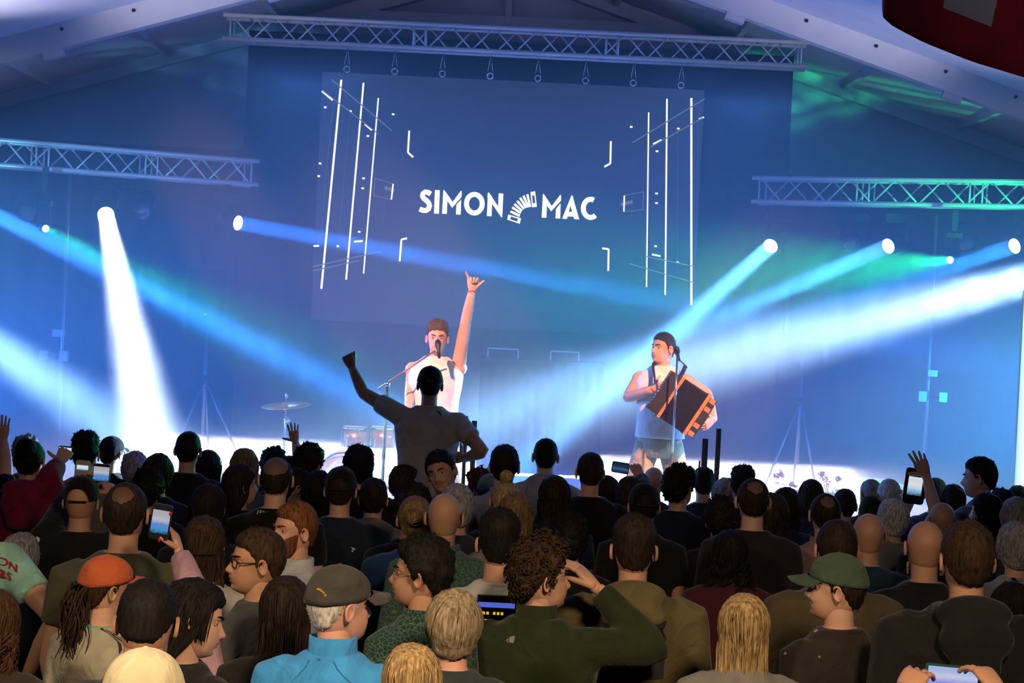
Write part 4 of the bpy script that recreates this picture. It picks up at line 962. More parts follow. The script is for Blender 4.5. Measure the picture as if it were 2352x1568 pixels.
for it in range(300):                                        # give neighbours elbow room along their sight lines
    X = CAM + DV * DD[:, None]; hh_ = X[:, 2] - EX; ds = np.linalg.norm(X[:, None, :2] - X[None, :, :2], axis=2); ii, jj = np.where(np.triu(ds < .43, 1))
    if len(ii) == 0: break
    for i, j in zip(ii, jj):
        a, b = (i, j) if DD[i] < DD[j] else (j, i)
        if hh_[b] > 1.50 and DD[b] < 11.9: DD[b] += .02
        if hh_[a] < 1.93: DD[a] -= .02
for r, d in zip(rows, DD): r[2] = float(d)
PEOPLE = {}
for px, yt, d, ex, q, op in rows:
    H = hgt((px, yt, d, ex)); p = P(px, yt, d); idn = op.pop('id', None); yaw = q[3]; by = op.pop('byaw', None)
    if by is None: by = yaw if abs(yaw) < 30 else yaw * .55
    arms = None
    D = d
    if idn == 'crimson': arms = {'R': dict(e=P(112, 1098, d - .05), w=P(136, 1064, d + .12), f=P(150, 1040, d + .16), hand=dict(nrm=(0, 1, 0), thumb=(-1, 0, 0), curl=(.5, .6, .7, .8)))}
    if idn == 'handup': arms = {'L': dict(e=P(688, 1072, d + .02), w=P(679, 1016, d + .1), f=P(674, 985, d + .1), hand=dict(nrm=(0, 1, 0), thumb=(-1, 0, .2), curl=(.12, .1, .1, .15), spread=.22, tcurl=.05, k=.9))}
    if idn == 'levelphone': arms = {'R': dict(e=P(1480, 1128, d - .05), w=P(1473, 1098, d + .18), f=P(1458, 1068, d + .2), hand=dict(nrm=(-.4, 1, 0), thumb=(-1, 0, -.3), curl=(.5, .6, .6, .7)))}
    if idn == 'raisephone': arms = {'R': dict(e=P(2150, 1180, d), w=P(2128, 1092, d + .1), f=P(2112, 1055, d + .1), hand=dict(nrm=(.2, 1, 0), thumb=(-1, 0, .3), curl=(.15, .2, .3, .4), spread=.2, tcurl=.1, k=1.1)), 'L': dict(e=P(2060, 1200, d + .1), w=P(2092, 1150, d + .2), f=P(2100, 1125, d + .22), hand=dict(nrm=(0, 1, 0), thumb=(-1, 0, 0), curl=(.6, .6, .7, .7)))}
    if idn == 'turq': arms = {'R': dict(e=P(128, 1420, d - .10), w=P(62, 1560, d + .08), f=P(30, 1600, d + .15))}
    if idn == 'curly': arms = {'R': dict(e=P(1500, 1490, d + .02), w=P(1372, 1352, d + .08), f=P(1300, 1272, d + .10), hand=dict(nrm=(-.8, .3, -.4), thumb=(-.5, -.4, -.6), curl=(.22, .2, .2, .25), spread=.08, tcurl=.3, tout=.35, k=1.1))}
    if idn == 'stripe': arms = {'R': dict(e=P(285, 1215, d + .02), w=P(262, 1140, d + .36), f=P(246, 1102, d + .44), hand=dict(nrm=(-.6, .7, 0), thumb=(-.5, -.6, 0), curl=(.4, .4, .5, .5))), 'L': dict(e=P(110, 1225, d + .02), w=P(166, 1128, d + .33), f=P(184, 1088, d + .40), hand=dict(nrm=(.6, .7, 0), thumb=(.5, -.6, 0), curl=(.4, .4, .5, .5)))}
    hi = op.pop('hi', False)
    kw = dict(hair=q[4], hc=q[5], top=q[6], tc=q[7], arms=arms, hi=hi, hyaw=yaw - by, voxel=op.pop('voxel', .012 if d < 7 else .018))
    kw.update(op)
    PEOPLE[idn or q[8]] = dict(person((p[0], p[1], 0), H, by, q[8], **kw), d=d, H=H)
# ------------------------------------------------------------------ prints, stripes and marks on clothes
def flat_mat(key, col): return mat(key, col, .8, spec=.1)
def decal(name, info, polys, depth, m, target=None, off=.003, sub=0):
    """flat marks given by photo outline, laid onto the garment they are printed on"""
    W = info['W'].inverted(); mb = MB()
    for pg in polys:
        V = [tuple(W @ Vector(P(x, y, depth))) for x, y in pg]; mb.add(V, [tuple(range(len(V)))])
    o = obj(name, mb, m, target or info['shirt'], smooth=False)
    if sub:
        md = o.modifiers.new('sub', 'SUBSURF'); md.subdivision_type = 'SIMPLE'; md.levels = sub; md.render_levels = sub
    md = o.modifiers.new('lay', 'SHRINKWRAP'); md.target = target or info['shirt']; md.offset = off; md.wrap_method = 'NEAREST_SURFACEPOINT'; md.wrap_mode = 'ABOVE_SURFACE'
    return o
def band(pts, wd, n=10):
    p = np.array(pts, float); t = np.linspace(0, len(p) - 1, n); q = np.array([[np.interp(a, range(len(p)), p[:, k]) for k in (0, 1)] for a in t])
    T = np.gradient(q, axis=0); N = np.stack([-T[:, 1], T[:, 0]], 1); N /= np.linalg.norm(N, axis=1, keepdims=True); N *= wd / 2
    return [[q[i] + N[i], q[i + 1] + N[i + 1], q[i + 1] - N[i + 1], q[i] - N[i]] for i in range(n - 1)]
def text_polys(s, x, y, h, slope=0.05, bold=.02, shear=0, wide=1.0):
    """outlines of lettering: lower left corner at photo pixel x, y, capital height h"""
    cu = bpy.data.curves.new('t', 'FONT'); cu.body = s; cu.size = 1.0; cu.offset = bold; cu.resolution_u = 3
    o = bpy.data.objects.new('t', cu); COL.objects.link(o); dg = bpy.context.evaluated_depsgraph_get(); me = bpy.data.meshes.new_from_object(o.evaluated_get(dg))
    k = h / .73; out = [[(x + k * me.vertices[i].co.x * wide + shear * k * me.vertices[i].co.y, y - k * me.vertices[i].co.y + slope * k * me.vertices[i].co.x * wide) for i in p.vertices] for p in me.polygons]
    bpy.data.objects.remove(o); bpy.data.meshes.remove(me); return out
WHT = flat_mat('print_white', (.62, .62, .6)); REDP = flat_mat('print_red', (.30, .03, .03)); DKP = flat_mat('print_dark', (.035, .040, .045)); YEL = flat_mat('embroidery_yellow', (.55, .30, .02)); SEAM = flat_mat('seam_dark_blue', (.03, .14, .26))
I = PEOPLE
decal('lettering', I['perf'], text_polys('PERFOR', 577, 1168, 12.5, .0, .0, wide=1.12), I['perf']['d'] - .12, WHT)
decal('logo', I['navylogo'], [[(806, 1256), (818, 1260), (812, 1264)], [(807, 1262), (813, 1266), (808, 1268)]], I['navylogo']['d'] - .12, WHT)
d = I['turq']['d'] - .12
decal('lettering', I['turq'], text_polys('ON', -16, 1291, 24, .35, .03, shear=.25), d, REDP, off=.004)
decal('lettering', I['turq'], text_polys('RS', -14, 1328, 22, .22, .03, shear=.15), d, REDP, off=.004)
d = I['stripe']['d'] - .05
for a, m, wd in (([(91, 1237), (77, 1262), (76, 1285), (84, 1310), (96, 1340)], WHT, 6), ([(84, 1247), (81, 1270), (82, 1290), (90, 1318), (98, 1340)], REDP, 6), ([(92, 1240), (88, 1265), (88, 1285), (94, 1310), (102, 1340)], WHT, 6)):
    decal('stripe', I['stripe'], band(a, wd), d, m)
d = I['khaki']['d'] - .16
decal('print_panel', I['khaki'], [[(1388, 1424), (1540, 1424), (1536, 1568), (1386, 1568)]], d, DKP, off=.004, sub=4)
for x in (1482, 1490, 1499, 1508): decal('print_bar', I['khaki'], [[(x, 1508), (x + 7, 1503), (x + 7, 1526), (x, 1525)]], d, WHT, off=.009)
d = I['orange']['d'] - .10
for k in range(3):
    decal('stripe', I['orange'], band([(222 + k * 5, 1432 - k * 4), (252 + k * 5, 1446 - k * 4), (292 + k * 5, 1505 - k * 3)], 2.8), d, flat_mat('stripe_dark', (.04, .04, .035)), off=.004)
d = I['fleece']['d'] - .14
decal('back_seam', I['fleece'], band([(756, 1482), (758, 1510), (775, 1535), (810, 1568)], 2.2, 14), d, SEAM, off=.003)
decal('back_seam', I['fleece'], band([(678, 1495), (672, 1520), (640, 1550), (610, 1575)], 2.2, 14), d, SEAM, off=.003)
decal('logo', I['fleece'], [[(708, 1498), (716, 1497), (717, 1503), (709, 1504)]], d, SEAM, off=.003)
decal('logo', I['curly'], [[(1142, 1450), (1150, 1447), (1152, 1455), (1143, 1458)], [(1153, 1446), (1167, 1444), (1169, 1454), (1166, 1465), (1155, 1462)], [(1146, 1460), (1153, 1459), (1154, 1464), (1150, 1465)]], I['curly']['d'] - .16, flat_mat('logo_grey', (.22, .21, .19)), off=.004)
decal('bag_strap', I['strap'], band([(2322, 1288), (2340, 1322), (2360, 1368)], 16, 12), I['strap']['d'] - .14, flat_mat('strap_black', (.012, .012, .014)), off=.006)
fc = [c for c in I['fleece']['root'].children if c.name.startswith('cap')][0]
decal('embroidery', I['fleece'], [x for k in range(9) for x in band([(707 + 4.4 * k, 1344 + .30 * k * k), (710 + 4.4 * k, 1346.5 + .30 * k * k)], 5, 2)], I['fleece']['d'] - .12, YEL, target=fc, off=.002)

# ------------------------------------------------------------------ performers
s1d = 13.6; p = P(1007, 730, s1d); H = p[2] - STAGE_Z - .045
WV = (.78, .77, .76); BEI = (.46, .40, .29)
I['singer'] = person((p[0], p[1], STAGE_Z), H, 180, 'singer in white sleeveless top raising one arm', hair='quiff', hc='chestnut', skin='fair', top='vest', tc=WV, trousers=BEI, hi=True, bare=True, group='performers on stage', voxel=.011, sw=1.0, beard=None, mouth=.4, spread=.1, headk=1.0, hem=.95,
    arms={'L': dict(e=P(1070, 738, s1d - .06), w=P(1084, 668, s1d - .12), f=P(1086, 640, s1d - .13), hand=dict(nrm=(0, -1, 0), thumb=(1, 0, .1), curl=(.95, 1.0, 1.0, .12), spread=.5, tcurl=.0, tout=.5, k=1.05)), 'R': dict(e=P(944, 880, s1d + .02), w=P(938, 945, s1d - .18))})
obj('wristband', (lambda m: (m.tube([tuple(I['singer']['W'].inverted() @ Vector(P(1083.5 + 7.4 * math.cos(t), 670 + 1.2 * math.sin(t), s1d - .12 + .024 * math.sin(t)))) for t in np.linspace(0, 2 * math.pi, 17)], .006, 6), m)[1])(MB()), flat_mat('band_red', (.6, .08, .06)), I['singer']['root'])
s2d = 13.8; p = P(1527, 762, s2d); H = p[2] - STAGE_Z - .015
I['player'] = person((p[0], p[1], STAGE_Z), H, 172, 'accordion player in white sleeveless top looking aside', hair='crop', hc='dark', skin='fair', top='vest', tc=WV, trousers=BEI, hi=True, bare=True, hyaw=-42, group='performers on stage', voxel=.011, spread=.16, headk=1.0, hem=.95,
    arms={'R': dict(e=P(1443, 912, s2d + .0), w=P(1500, 893, s2d - .22), f=P(1530, 888, s2d - .26), hand=dict(nrm=(.3, 1, -.2), thumb=(0, 0, 1), curl=(.4, .45, .5, .5))), 'L': dict(e=P(1624, 905, s2d - .02), w=P(1640, 962, s2d - .24), f=P(1618, 980, s2d - .30), hand=dict(nrm=(-.6, .6, .2), thumb=(0, -.3, 1), curl=(.5, .55, .6, .6), k=1.1))})
# accordion
ac = empty('accordion', P(1568, 930, 13.47), 'black accordion with tan wooden trim held by the player', 'accordion')
ac.rotation_euler = (0, math.radians(31), 0)
WOOD = mat('accordion_wood', (.42, .20, .085), .45, nscale=12, namt=.3, stretch=(1, 1, 6)); ABK = mat('accordion_black', (.012, .011, .012), .5)
mb = MB(); mb.box((-.165, 0, 0), (.045, .085, .165)); obj('treble_case', mb, ABK, ac, smooth=False)
mb = MB()
for s in (-1, 1): mb.box((-.112, 0, s * .145), (.012, .09, .03))
mb.box((-.112, -.0, 0), (.011, .088, .172)); obj('treble_trim', mb, WOOD, ac, smooth=False)
rings = []
for k in range(23):
    x = -.10 + .205 * k / 22; g = (.172 if k % 2 else .150); hy = (.088 if k % 2 else .072); rings.append([(x, -hy, -g), (x, hy, -g), (x, hy, g), (x, -hy, g)])
mb = MB(); mb.loft(rings); obj('bellows', mb, ABK, ac, smooth=False)
mb = MB(); mb.box((.118, 0, 0), (.013, .092, .176)); obj('bass_trim', mb, WOOD, ac, smooth=False)
mb = MB(); mb.box((.158, .0, 0), (.028, .084, .160)); bc = obj('bass_case', mb, ABK, ac, smooth=False)
for k, z in enumerate((-.14, -.07, .07, .14)):
    mb = MB(); mb.box((.158, -.086, z), (.022, .003, .018)); obj('inlay', mb, WOOD, bc, smooth=False)
mb = MB()
for k in range(3): mb.tube([(.190, -.03 + .03 * k, -.12), (.196, -.03 + .03 * k, 0), (.190, -.03 + .03 * k, .12)], .006, 6)
obj('hand_strap', mb, BLK, ac)
for i in range(10):
    mb = MB(); mb.ell((-.212, -.05 + .022 * (i % 2), -.12 + .026 * i), (.008, .009, .009), 10, 6); obj('button', mb, CHROME, ac)
mb = MB(); W2 = Matrix.Translation(ac.location) @ Matrix.Rotation(math.radians(31), 4, 'Y'); wi = W2.inverted()
for a, b, c in (((1505, 880, 13.6), (1500, 838, 13.72), (1512, 826, 13.86)), ((1560, 872, 13.5), (1575, 840, 13.68), (1560, 826, 13.84))):
    mb.tube([tuple(wi @ Vector(P(*q))) for q in (a, tuple((np.array(a) + np.array(b)) / 2), b, c)], .016, 8, flat=.3)
obj('shoulder_strap', mb, BLK, ac)
mb = MB(); mb.box(tuple(I['player']['W'].inverted() @ Vector(P(1488, 985, s2d - .02))), (.03, .02, .05)); obj('belt_pack', mb, BLK, I['player']['root'], smooth=False)

# ------------------------------------------------------------------ fan standing on a bench
fd = 11.4; bz = .44; p = P(990, 838, fd); H = p[2] - bz - .022
I['fan'] = person((p[0], p[1], bz), H, 4, 'man in grey tee and black cap standing above the crowd', hair='crop', hc='black', skin='tan', top='tee', tc=(.44, .42, .40), cap='closed', capc=(.010, .010, .012), sw=1.12, voxel=.012, lean=2,
    arms={'L': dict(e=P(836, 903, fd + .12), w=P(809, 846, fd + .16), f=P(797, 818, fd + .16), hand=dict(nrm=(.3, 1, 0), thumb=(1, 0, .1), curl=(.95, 1, 1, 1), k=1.0, tout=.3, tcurl=.8)), 'R': dict(e=P(1109, 1036, fd - .16), w=P(1066, 1052, fd + .04), f=P(1045, 1050, fd + .08))})
decal('logo', I['fan'], [[(1008, 934), (1013, 932), (1022, 941), (1017, 943)]], fd - .12, DKP)
fcap = [c for c in I['fan']['root'].children if c.name.startswith('cap')][0]
lgm = flat_mat('cap_print', (.20, .20, .23))
for k, tx in enumerate(('THE', 'NORTH', 'FACE')): decal('lettering', I['fan'], text_polys(tx, 978 if k != 1 else 972, 867 + k * 5.0, 3.6, .03, .03), fd - .12, lgm, target=fcap, off=.0025)
for k in range(3): decal('logo_arc', I['fan'], [[(991 + 3 * k * .2 + (9 - 3 * k) * math.cos(t) * .0 + (3 + 2.6 * k) * math.sin(t), 878 - (3 + 4.2 * k) * math.cos(t)) for t in np.linspace(0, math.pi / 2, 8)] + [(991 + (1.8 + 2.6 * k) * math.sin(t), 878 - (1.8 + 4.0 * k) * math.cos(t)) for t in np.linspace(math.pi / 2, 0, 8)]], fd - .12, lgm, target=fcap, off=.0025)
WOODB = mat('bench_wood', (.30, .17, .07), .55, nscale=10, namt=.3, stretch=(1, 8, 8))
be = empty('beer_bench', (p[0], p[1], 0), 'wooden beer tent bench under the standing fan', 'bench')
mb = MB(); mb.box((0, 0, bz - .015), (.42, .13, .015)); obj('seat', mb, WOODB, be, smooth=False)
for sx in (-1, 1):
    mb = MB(); mb.tube([(sx * .34, -.11, 0), (sx * .34, -.11, bz - .04), (sx * .34, .11, bz - .04), (sx * .34, .11, 0)], .014, 8); obj('leg_frame', mb, BLK, be)

# ------------------------------------------------------------------ stage gear
def stand(root, a, b, r=.012, nm='pole', m=BLK): return obj(nm, cyl(a, b, r), m, root)
q = P(890, 882, 13.3); ms = empty('microphone_stand', (q[0], q[1], STAGE_Z), 'boom microphone stand in front of the singer', 'microphone stand', 'microphone stands'); O = np.array(ms.location)
mb = MB(); mb.tube([(0, 0, 0), (0, 0, .02), (0, 0, .03)], [.14, .14, .03], 20); obj('base', mb, BLK, ms)
stand(ms, (0, 0, .02), q - O, .010); mb = MB(); mb.ell(q - O, (.022, .022, .022), 10, 8); obj('joint', mb, CHROME, ms)
e1 = P(1000, 805, 13.3) - O; stand(ms, P(868, 893, 13.3) - O, e1, .007, 'boom', mat('boom_metal', (.35, .2, .2), .35, .6))
mb = MB(); mc = P(1007, 797, 13.3) - O; up_ = unit(P(1006, 780, 13.35) - P(1009, 818, 13.28))
mb.tube([mc - up_ * .09, mc - up_ * .02, mc + up_ * .0, mc + up_ * .02, mc + up_ * .05, mc + up_ * .062], [.011, .015, .021, .025, .021, .008], 12); obj('microphone', mb, BLK, ms)
q = P(1556, 812, 13.25); ms = empty('microphone_stand', (q[0], q[1], STAGE_Z), 'straight microphone stand in front of the accordion player', 'microphone stand', 'microphone stands'); O = np.array(ms.location)
mb = MB(); mb.tube([(0, 0, 0), (0, 0, .02), (0, 0, .03)], [.14, .14, .03], 20); obj('base', mb, BLK, ms)
stand(ms, (0, 0, .02), (0, 0, .85), .012, 'lower_tube', mat('stand_grey', (.25, .25, .27), .35, .7)); stand(ms, (0, 0, .85), q - O, .008, 'upper_tube', CHROME)
mb = MB(); c = q - O; dd = unit([-.2, -.7, .45]) ; mb.tube([c + dd * -.09, c, c + dd * .03, c + dd * .07, c + dd * .085], [.010, .014, .024, .023, .006], 12); obj('microphone', mb, BLK, ms)
# cymbal on its stand
q = P(657, 929, 15.6); cs = empty('cymbal_stand', (q[0], q[1], STAGE_Z), 'cymbal on a chrome stand at stage left', 'cymbal'); O = np.array(cs.location); c = q - O
BRS = mat('cymbal_brass', (.75, .55, .35), .28, .9)
mb = MB(); R = np.array(Euler((.10, -.09, 0)).to_matrix()); rr = [(.0, .022), (.03, .020), (.045, .008), (.12, .003), (.215, -.008), (.215, -.010), (.0, .01)]
mb.loft([[c + R @ np.array([r_ * math.cos(t), r_ * math.sin(t), z_]) for t in np.linspace(0, 2 * math.pi, 32, endpoint=False)] for r_, z_ in [(max(a, .002), b) for a, b in rr]]); obj('cymbal', mb, BRS, cs)
stand(cs, (0, 0, .35), c + np.array([0, 0, .09]), .009, 'pole', CHROME); mb = MB(); mb.ell(c + np.array([0, 0, .075]), (.016, .016, .025), 10, 8); obj('wing_nut', mb, CHROME, cs)
mb = MB(); mb.ell(c + np.array([0.012, 0, -.13]), (.03, .022, .022), 10, 8); obj('tilter', mb, CHROME, cs)
for k in range(3):
    a = k * 2.1 + .4; stand(cs, (0, 0, .35), (.3 * math.cos(a), .3 * math.sin(a), .01), .009, 'leg', CHROME)
# timbales
COP = mat('drum_shell_copper', (.62, .28, .20), .3, .55); HEADW = mat('drum_skin', (.75, .72, .70), .5)
tb = empty('timbales', (P(846, 1000, 15.7)[0], P(846, 1000, 15.7)[1], STAGE_Z), 'pair of copper timbale drums beside the fan', 'drums'); O = np.array(tb.location)
for px, hw_ in ((817, .105), (880, .098)):
    c = P(px, 1003, 15.7) - O
    mb = MB(); mb.tube([c + np.array([0, 0, z]) for z in (-.085, .07)], hw_, 24); dsh = obj('drum_shell', mb, COP, tb)
    mb = MB(); mb.tube([c + np.array([0, 0, z]) for z in (.068, .092)], hw_ + .012, 24); obj('rim', mb, CHROME, dsh)
    mb = MB(); mb.tube([c + np.array([0, 0, z]) for z in (.086, .0935)], hw_ + .002, 24); obj('drum_skin', mb, HEADW, dsh)
    for k in range(8):
        a = k * math.pi / 4 + .2; s = np.array([math.cos(a), math.sin(a), 0]) * (hw_ + .012); obj('tension_rod', cyl(c + s + np.array([0, 0, -.09]), c + s + np.array([0, 0, .08]), .005, 6), CHROME, dsh)
c = P(880, 1045, 15.7) - O; stand(tb, (c[0], 0, .05), (c[0], 0, c[2] + .12), .012, 'pole', CHROME)
stand(tb, (c[0], 0, c[2] + .06), P(820, 1022, 15.7) - O, .012, 'cross_bar', CHROME)
for k in range(3):
    a = k * 2.1 + .9; stand(tb, (c[0], 0, .35), (c[0] + .3 * math.cos(a), .3 * math.sin(a), .01), .010, 'leg', CHROME)
kd = empty('bass_drum', (P(790, 1070, 16.3)[0], 16.3, STAGE_Z), 'red bass drum glimpsed behind the heads', 'drum'); 
mb = MB(); mb.tube([(0, -.18, .25), (0, .18, .25)], .24, 28); obj('shell', mb, mat('drum_red', (.5, .04, .07), .3), kd)
for y in (-.19, .19):
    mb = MB(); mb.tube([(.25 * math.cos(t), y, .25 + .25 * math.sin(t)) for t in np.linspace(0, 2 * math.pi, 33)], .013, 8); obj('hoop', mb, CHROME, kd)
mb = MB(); mb.tube([(0, -.185, .25), (0, -.182, .25)], .235, 28); obj('drum_skin', mb, HEADW, kd)
# flat grey uprights along the stage front
for i, (px, yt, wpx, lab) in enumerate(((1090, 966, 12, 'grey upright right of the fan'), (1071, 955, 9, 'narrow grey upright half behind the fan'), (1620, 1007, 13, 'shorter grey upright right of the accordion player'), (1651, 984, 11, 'tall grey upright right of the accordion player'), (1607, 1058, 4, 'thin short grey upright near the accordion player'))):
    q = P(px, yt, 12.12); hw_ = wpx / 2 * 12.12 / F
    u_ = empty('upright_post', (q[0], q[1], 0), lab, 'post', 'grey uprights along the stage front')
    mb = MB(); mb.box((0, 0, q[2] / 2), (hw_, hw_ * .8, q[2] / 2)); obj('post', mb, mat('post_grey', (.16, .165, .20), .5), u_, smooth=False)
    mb = MB(); mb.box((0, 0, .01), (.03, .03, .01)); obj('foot_plate', mb, BLK, u_, smooth=False)
# loudspeakers on tripods
SPK = mat('speaker_plastic', (.05, .05, .055), .5, nscale=60, namt=.3)
for px, py, hw_, hh, apx, feet, lab in ((479, 688, 45, 74, (473, 872), ((408, 992), (470, 1012), (555, 1010)), 'left'), (1847, 748, 42, 82, (1837, 922), ((1750, 1070), (1834, 1078), (1872, 1088)), 'right')):
    D_ = 21.0; c = P(px, py, D_); s = empty('loudspeaker', c - np.array([0, 0, hh * D_ / F]), 'black loudspeaker on a tripod at stage ' + lab, 'speaker', 'loudspeakers on tripods'); O = np.array(s.location); a, b = hw_ * D_ / F, hh * D_ / F
    mb = MB(); V = [(-a, -.17, 0), (a, -.17, 0), (a * .7, .19, 0), (-a * .7, .19, 0)]; mb.add([(x, y, 0) for x, y, z in V] + [(x, y, 2 * b) for x, y, z in V], [(3, 2, 1, 0), (4, 5, 6, 7), (0, 1, 5, 4), (1, 2, 6, 5), (2, 3, 7, 6), (3, 0, 4, 7)]); obj('cabinet', mb, SPK, s, smooth=False)
    mb = MB(); mb.box((0, -.175, b), (a * .92, .006, b * .94)); obj('grille', mb, mat('grille', (.02, .02, .022), .4, .5), s, smooth=False)
    mb = MB(); mb.box((0, -.183, b * .55), (.02, .003, .012)); obj('badge', mb, CHROME, s, smooth=False)
    mb = MB(); mb.tube([(-a - .005, -.02, b * 1.3), (-a - .02, 0, b * 1.2), (-a - .02, 0, b * .8), (-a - .005, -.02, b * .7)], .012, 6); obj('handle', mb, SPK, s)
    t = empty('speaker_stand', (c[0], c[1], STAGE_Z), 'tripod stand under the %s loudspeaker' % lab, 'stand', 'speaker tripods'); T0 = np.array(t.location); ap = P(*apx, D_) - T0; ap[0] = 0; ap[1] = 0
    stand(t, (0, 0, .25), np.array([0, 0, O[2] - T0[2]]), .019, 'pole', mat('stand_metal', (.2, .2, .22), .35, .7)); mb = MB(); mb.tube([ap + np.array([0, 0, -.05]), ap + np.array([0, 0, .05])], .035, 10); obj('collar', mb, BLK, t)
    for k, (fx, fy) in enumerate(feet):
        f = P(fx, fy, D_) - T0; f[2] = .012; f[1] = (-.35, .3, -.1)[k]; stand(t, ap, f, .012, 'leg', MATS['stand_metal'])
# winch towers that carry the side trusses
for px, boxes, lab in ((147, ((135, 765, 14, 9), (100, 815, 9, 11), (147, 817, 10, 13)), 'left'), (2141, ((2141, 857, 12, 8), (2118, 910, 10, 13), (2165, 912, 10, 12)), 'right')):
    D_ = 20.9; q = P(px, 700, D_); t = empty('winch_tower', (q[0], q[1], 0), 'slim winch tower carrying the %s truss' % lab, 'tower', 'winch towers'); O = np.array(t.location)
    stand(t, (0, 0, .05), (0, 0, LZ - .17), .022, 'mast', MATS['stand_metal'])
    for bx, by, bw, bh in boxes:
        c = P(bx, by, D_ - .05) - O; c[1] = -.05; mb = MB(); mb.box(c, (bw * D_ / F * .9, .05, bh * D_ / F * .9)); obj('winch_box', mb, mat('winch_grey', (.4, .38, .4), .4, .3), t, smooth=False)
        obj('bracket', cyl(c, (0, 0, c[2]), .012, 6), BLK, t)
    for k in range(4):
        a = k * math.pi / 2 + .6; stand(t, (0, 0, .5), (.6 * math.cos(a), .6 * math.sin(a), .02), .015, 'outrigger')
# desk with gear behind the performers
D_ = 21.0; q = P(1245, 826, D_); dk = empty('equipment_desk', (q[0], q[1], STAGE_Z), 'dark draped desk with sound gear under the screen', 'desk'); zt = q[2] - STAGE_Z
mb = MB(); mb.box((0, 0, zt - .02), (.72, .3, .02)); obj('desk_top', mb, BLK, dk, smooth=False)
mb = MB(); n = 60; V = [(-.70 + 1.4 * i / (n - 1), -.28 + .02 * math.sin(i * 1.1), z) for z in (0.01, zt - .04) for i in range(n)]; mb.grid(V, n, 2); o = obj('desk_cloth', mb, mat('desk_black_cloth', (.008, .008, .010), .95, nscale=14, spec=.05), dk)
for sx in (-1, 1): stand(dk, (sx * .65, .2, 0), (sx * .65, .2, zt - .04), .02, 'leg')
for a, b, lab in ((1121, 1190, 'left'), (1264, 1328, 'right')):
    c = P((a + b) / 2, 812 + (lab == 'right') * 6, D_); hw_ = (b - a) / 2 * D_ / F; k_ = empty('rack_case', (c[0], q[1], q[2]), 'small metal edged rack case on the desk, ' + lab + ' one', 'case', 'rack cases on the desk')
    mb = MB(); mb.box((0, 0, .055), (hw_ - .01, .18, .05)); obj('case_body', mb, SPK, k_, smooth=False)
    mb = MB(); mb.box((0, -.18, .108), (hw_, .012, .008)); 
    for sx in (-1, 1): mb.box((sx * hw_, -.18, .055), (.008, .012, .052))
    obj('metal_edge', mb, ALU, k_, smooth=False)
# geraniums
PET = mat('geranium_red', (.40, .003, .010), .8, spec=.1); LEAF = mat('geranium_leaf', (.03, .10, .02), .6, nscale=20); TER = mat('planter_terracotta', (.25, .09, .05), .7, nscale=10)
rng = np.random.default_rng(5)
for lab, cx, heads in (('left of the two red geraniums on the stage', 1806, ((1795, 1089), (1818, 1112), (1782, 1096))), ('right of the two red geraniums on the stage', 1905, ((1887, 1089), (1924, 1100), (1903, 1112), (1895, 1102)))):
    D_ = 18.6; q = P(cx, 1110, D_); g = empty('potted_geranium', (q[0], q[1], STAGE_Z), 'potted red geranium, ' + lab, 'flower', 'geraniums at the stage edge'); O = np.array(g.location)
    mb = MB(); mb.tube([(0, 0, 0), (0, 0, .13), (0, 0, .13), (0, 0, .15)], [.08, .11, .12, .12], 20); obj('pot', mb, TER, g)
    for hx, hy in heads:
        c = P(hx, hy, D_) - O; c[1] = rng.uniform(-.06, .06); c[2] = max(c[2], .2)
        obj('stem', cyl((c[0] * .3, 0, .13), c, .005, 6), LEAF, g); mb = MB()
        for k in range(34):
            n_ = unit(rng.normal(size=3)); cc = c + n_ * rng.uniform(.015, .045); u = unit(np.cross(n_, rng.normal(size=3))); v = np.cross(n_, u); s = rng.uniform(.010, .017)
            mb.add([cc - u * s, cc + v * s * .8 + n_ * .004, cc + u * s, cc - v * s * .8 + n_ * .004], [(0, 1, 2, 3)])
        obj('flower_head', mb, PET, g)
    for k in range(12):
        a = rng.uniform(0, 6.3); c = np.array([.10 * math.cos(a), .10 * math.sin(a), rng.uniform(.15, .24)]); mb = MB()
        mb.add([c] + [c + np.array([.032 * math.cos(t) * (1 + .12 * math.cos(6 * t)), .032 * math.sin(t), .012 * math.sin(t + a)]) for t in np.linspace(0, 2 * math.pi, 13)], [(0, i, i + 1) for i in range(1, 13)]); obj('leaf', mb, LEAF, g)
# white banner at the right edge
q = P(2338, 960, 12.7); bn = empty('white_banner', (q[0] + .45, q[1], 0), 'tall white banner cut by the right picture edge', 'banner')
mb = MB(); n = 12; V = [(-.45 + .9 * i / (n - 1), .02 * math.sin(i * .9), z) for z in np.linspace(.1, 2.75, 10) for i in range(n)]; mb.grid(V, n, 10); o = obj('cloth', mb, mat('banner_white', (.8, .8, .8), .7), bn); o.modifiers.new('t', 'SOLIDIFY').thickness = .006
for sx in (-1, 1): stand(bn, (sx * .44, .04, 0), (sx * .44, .04, 2.8), .012, 'pole', ALU)
spot('banner_fill', (6.4, 9.6, 4.6), (q[0] + .1, q[1], 1.7), 30, 4500, (0.55, 1.0, 0.95), blend=.8)  # unseen cyan spot added to brighten the banner

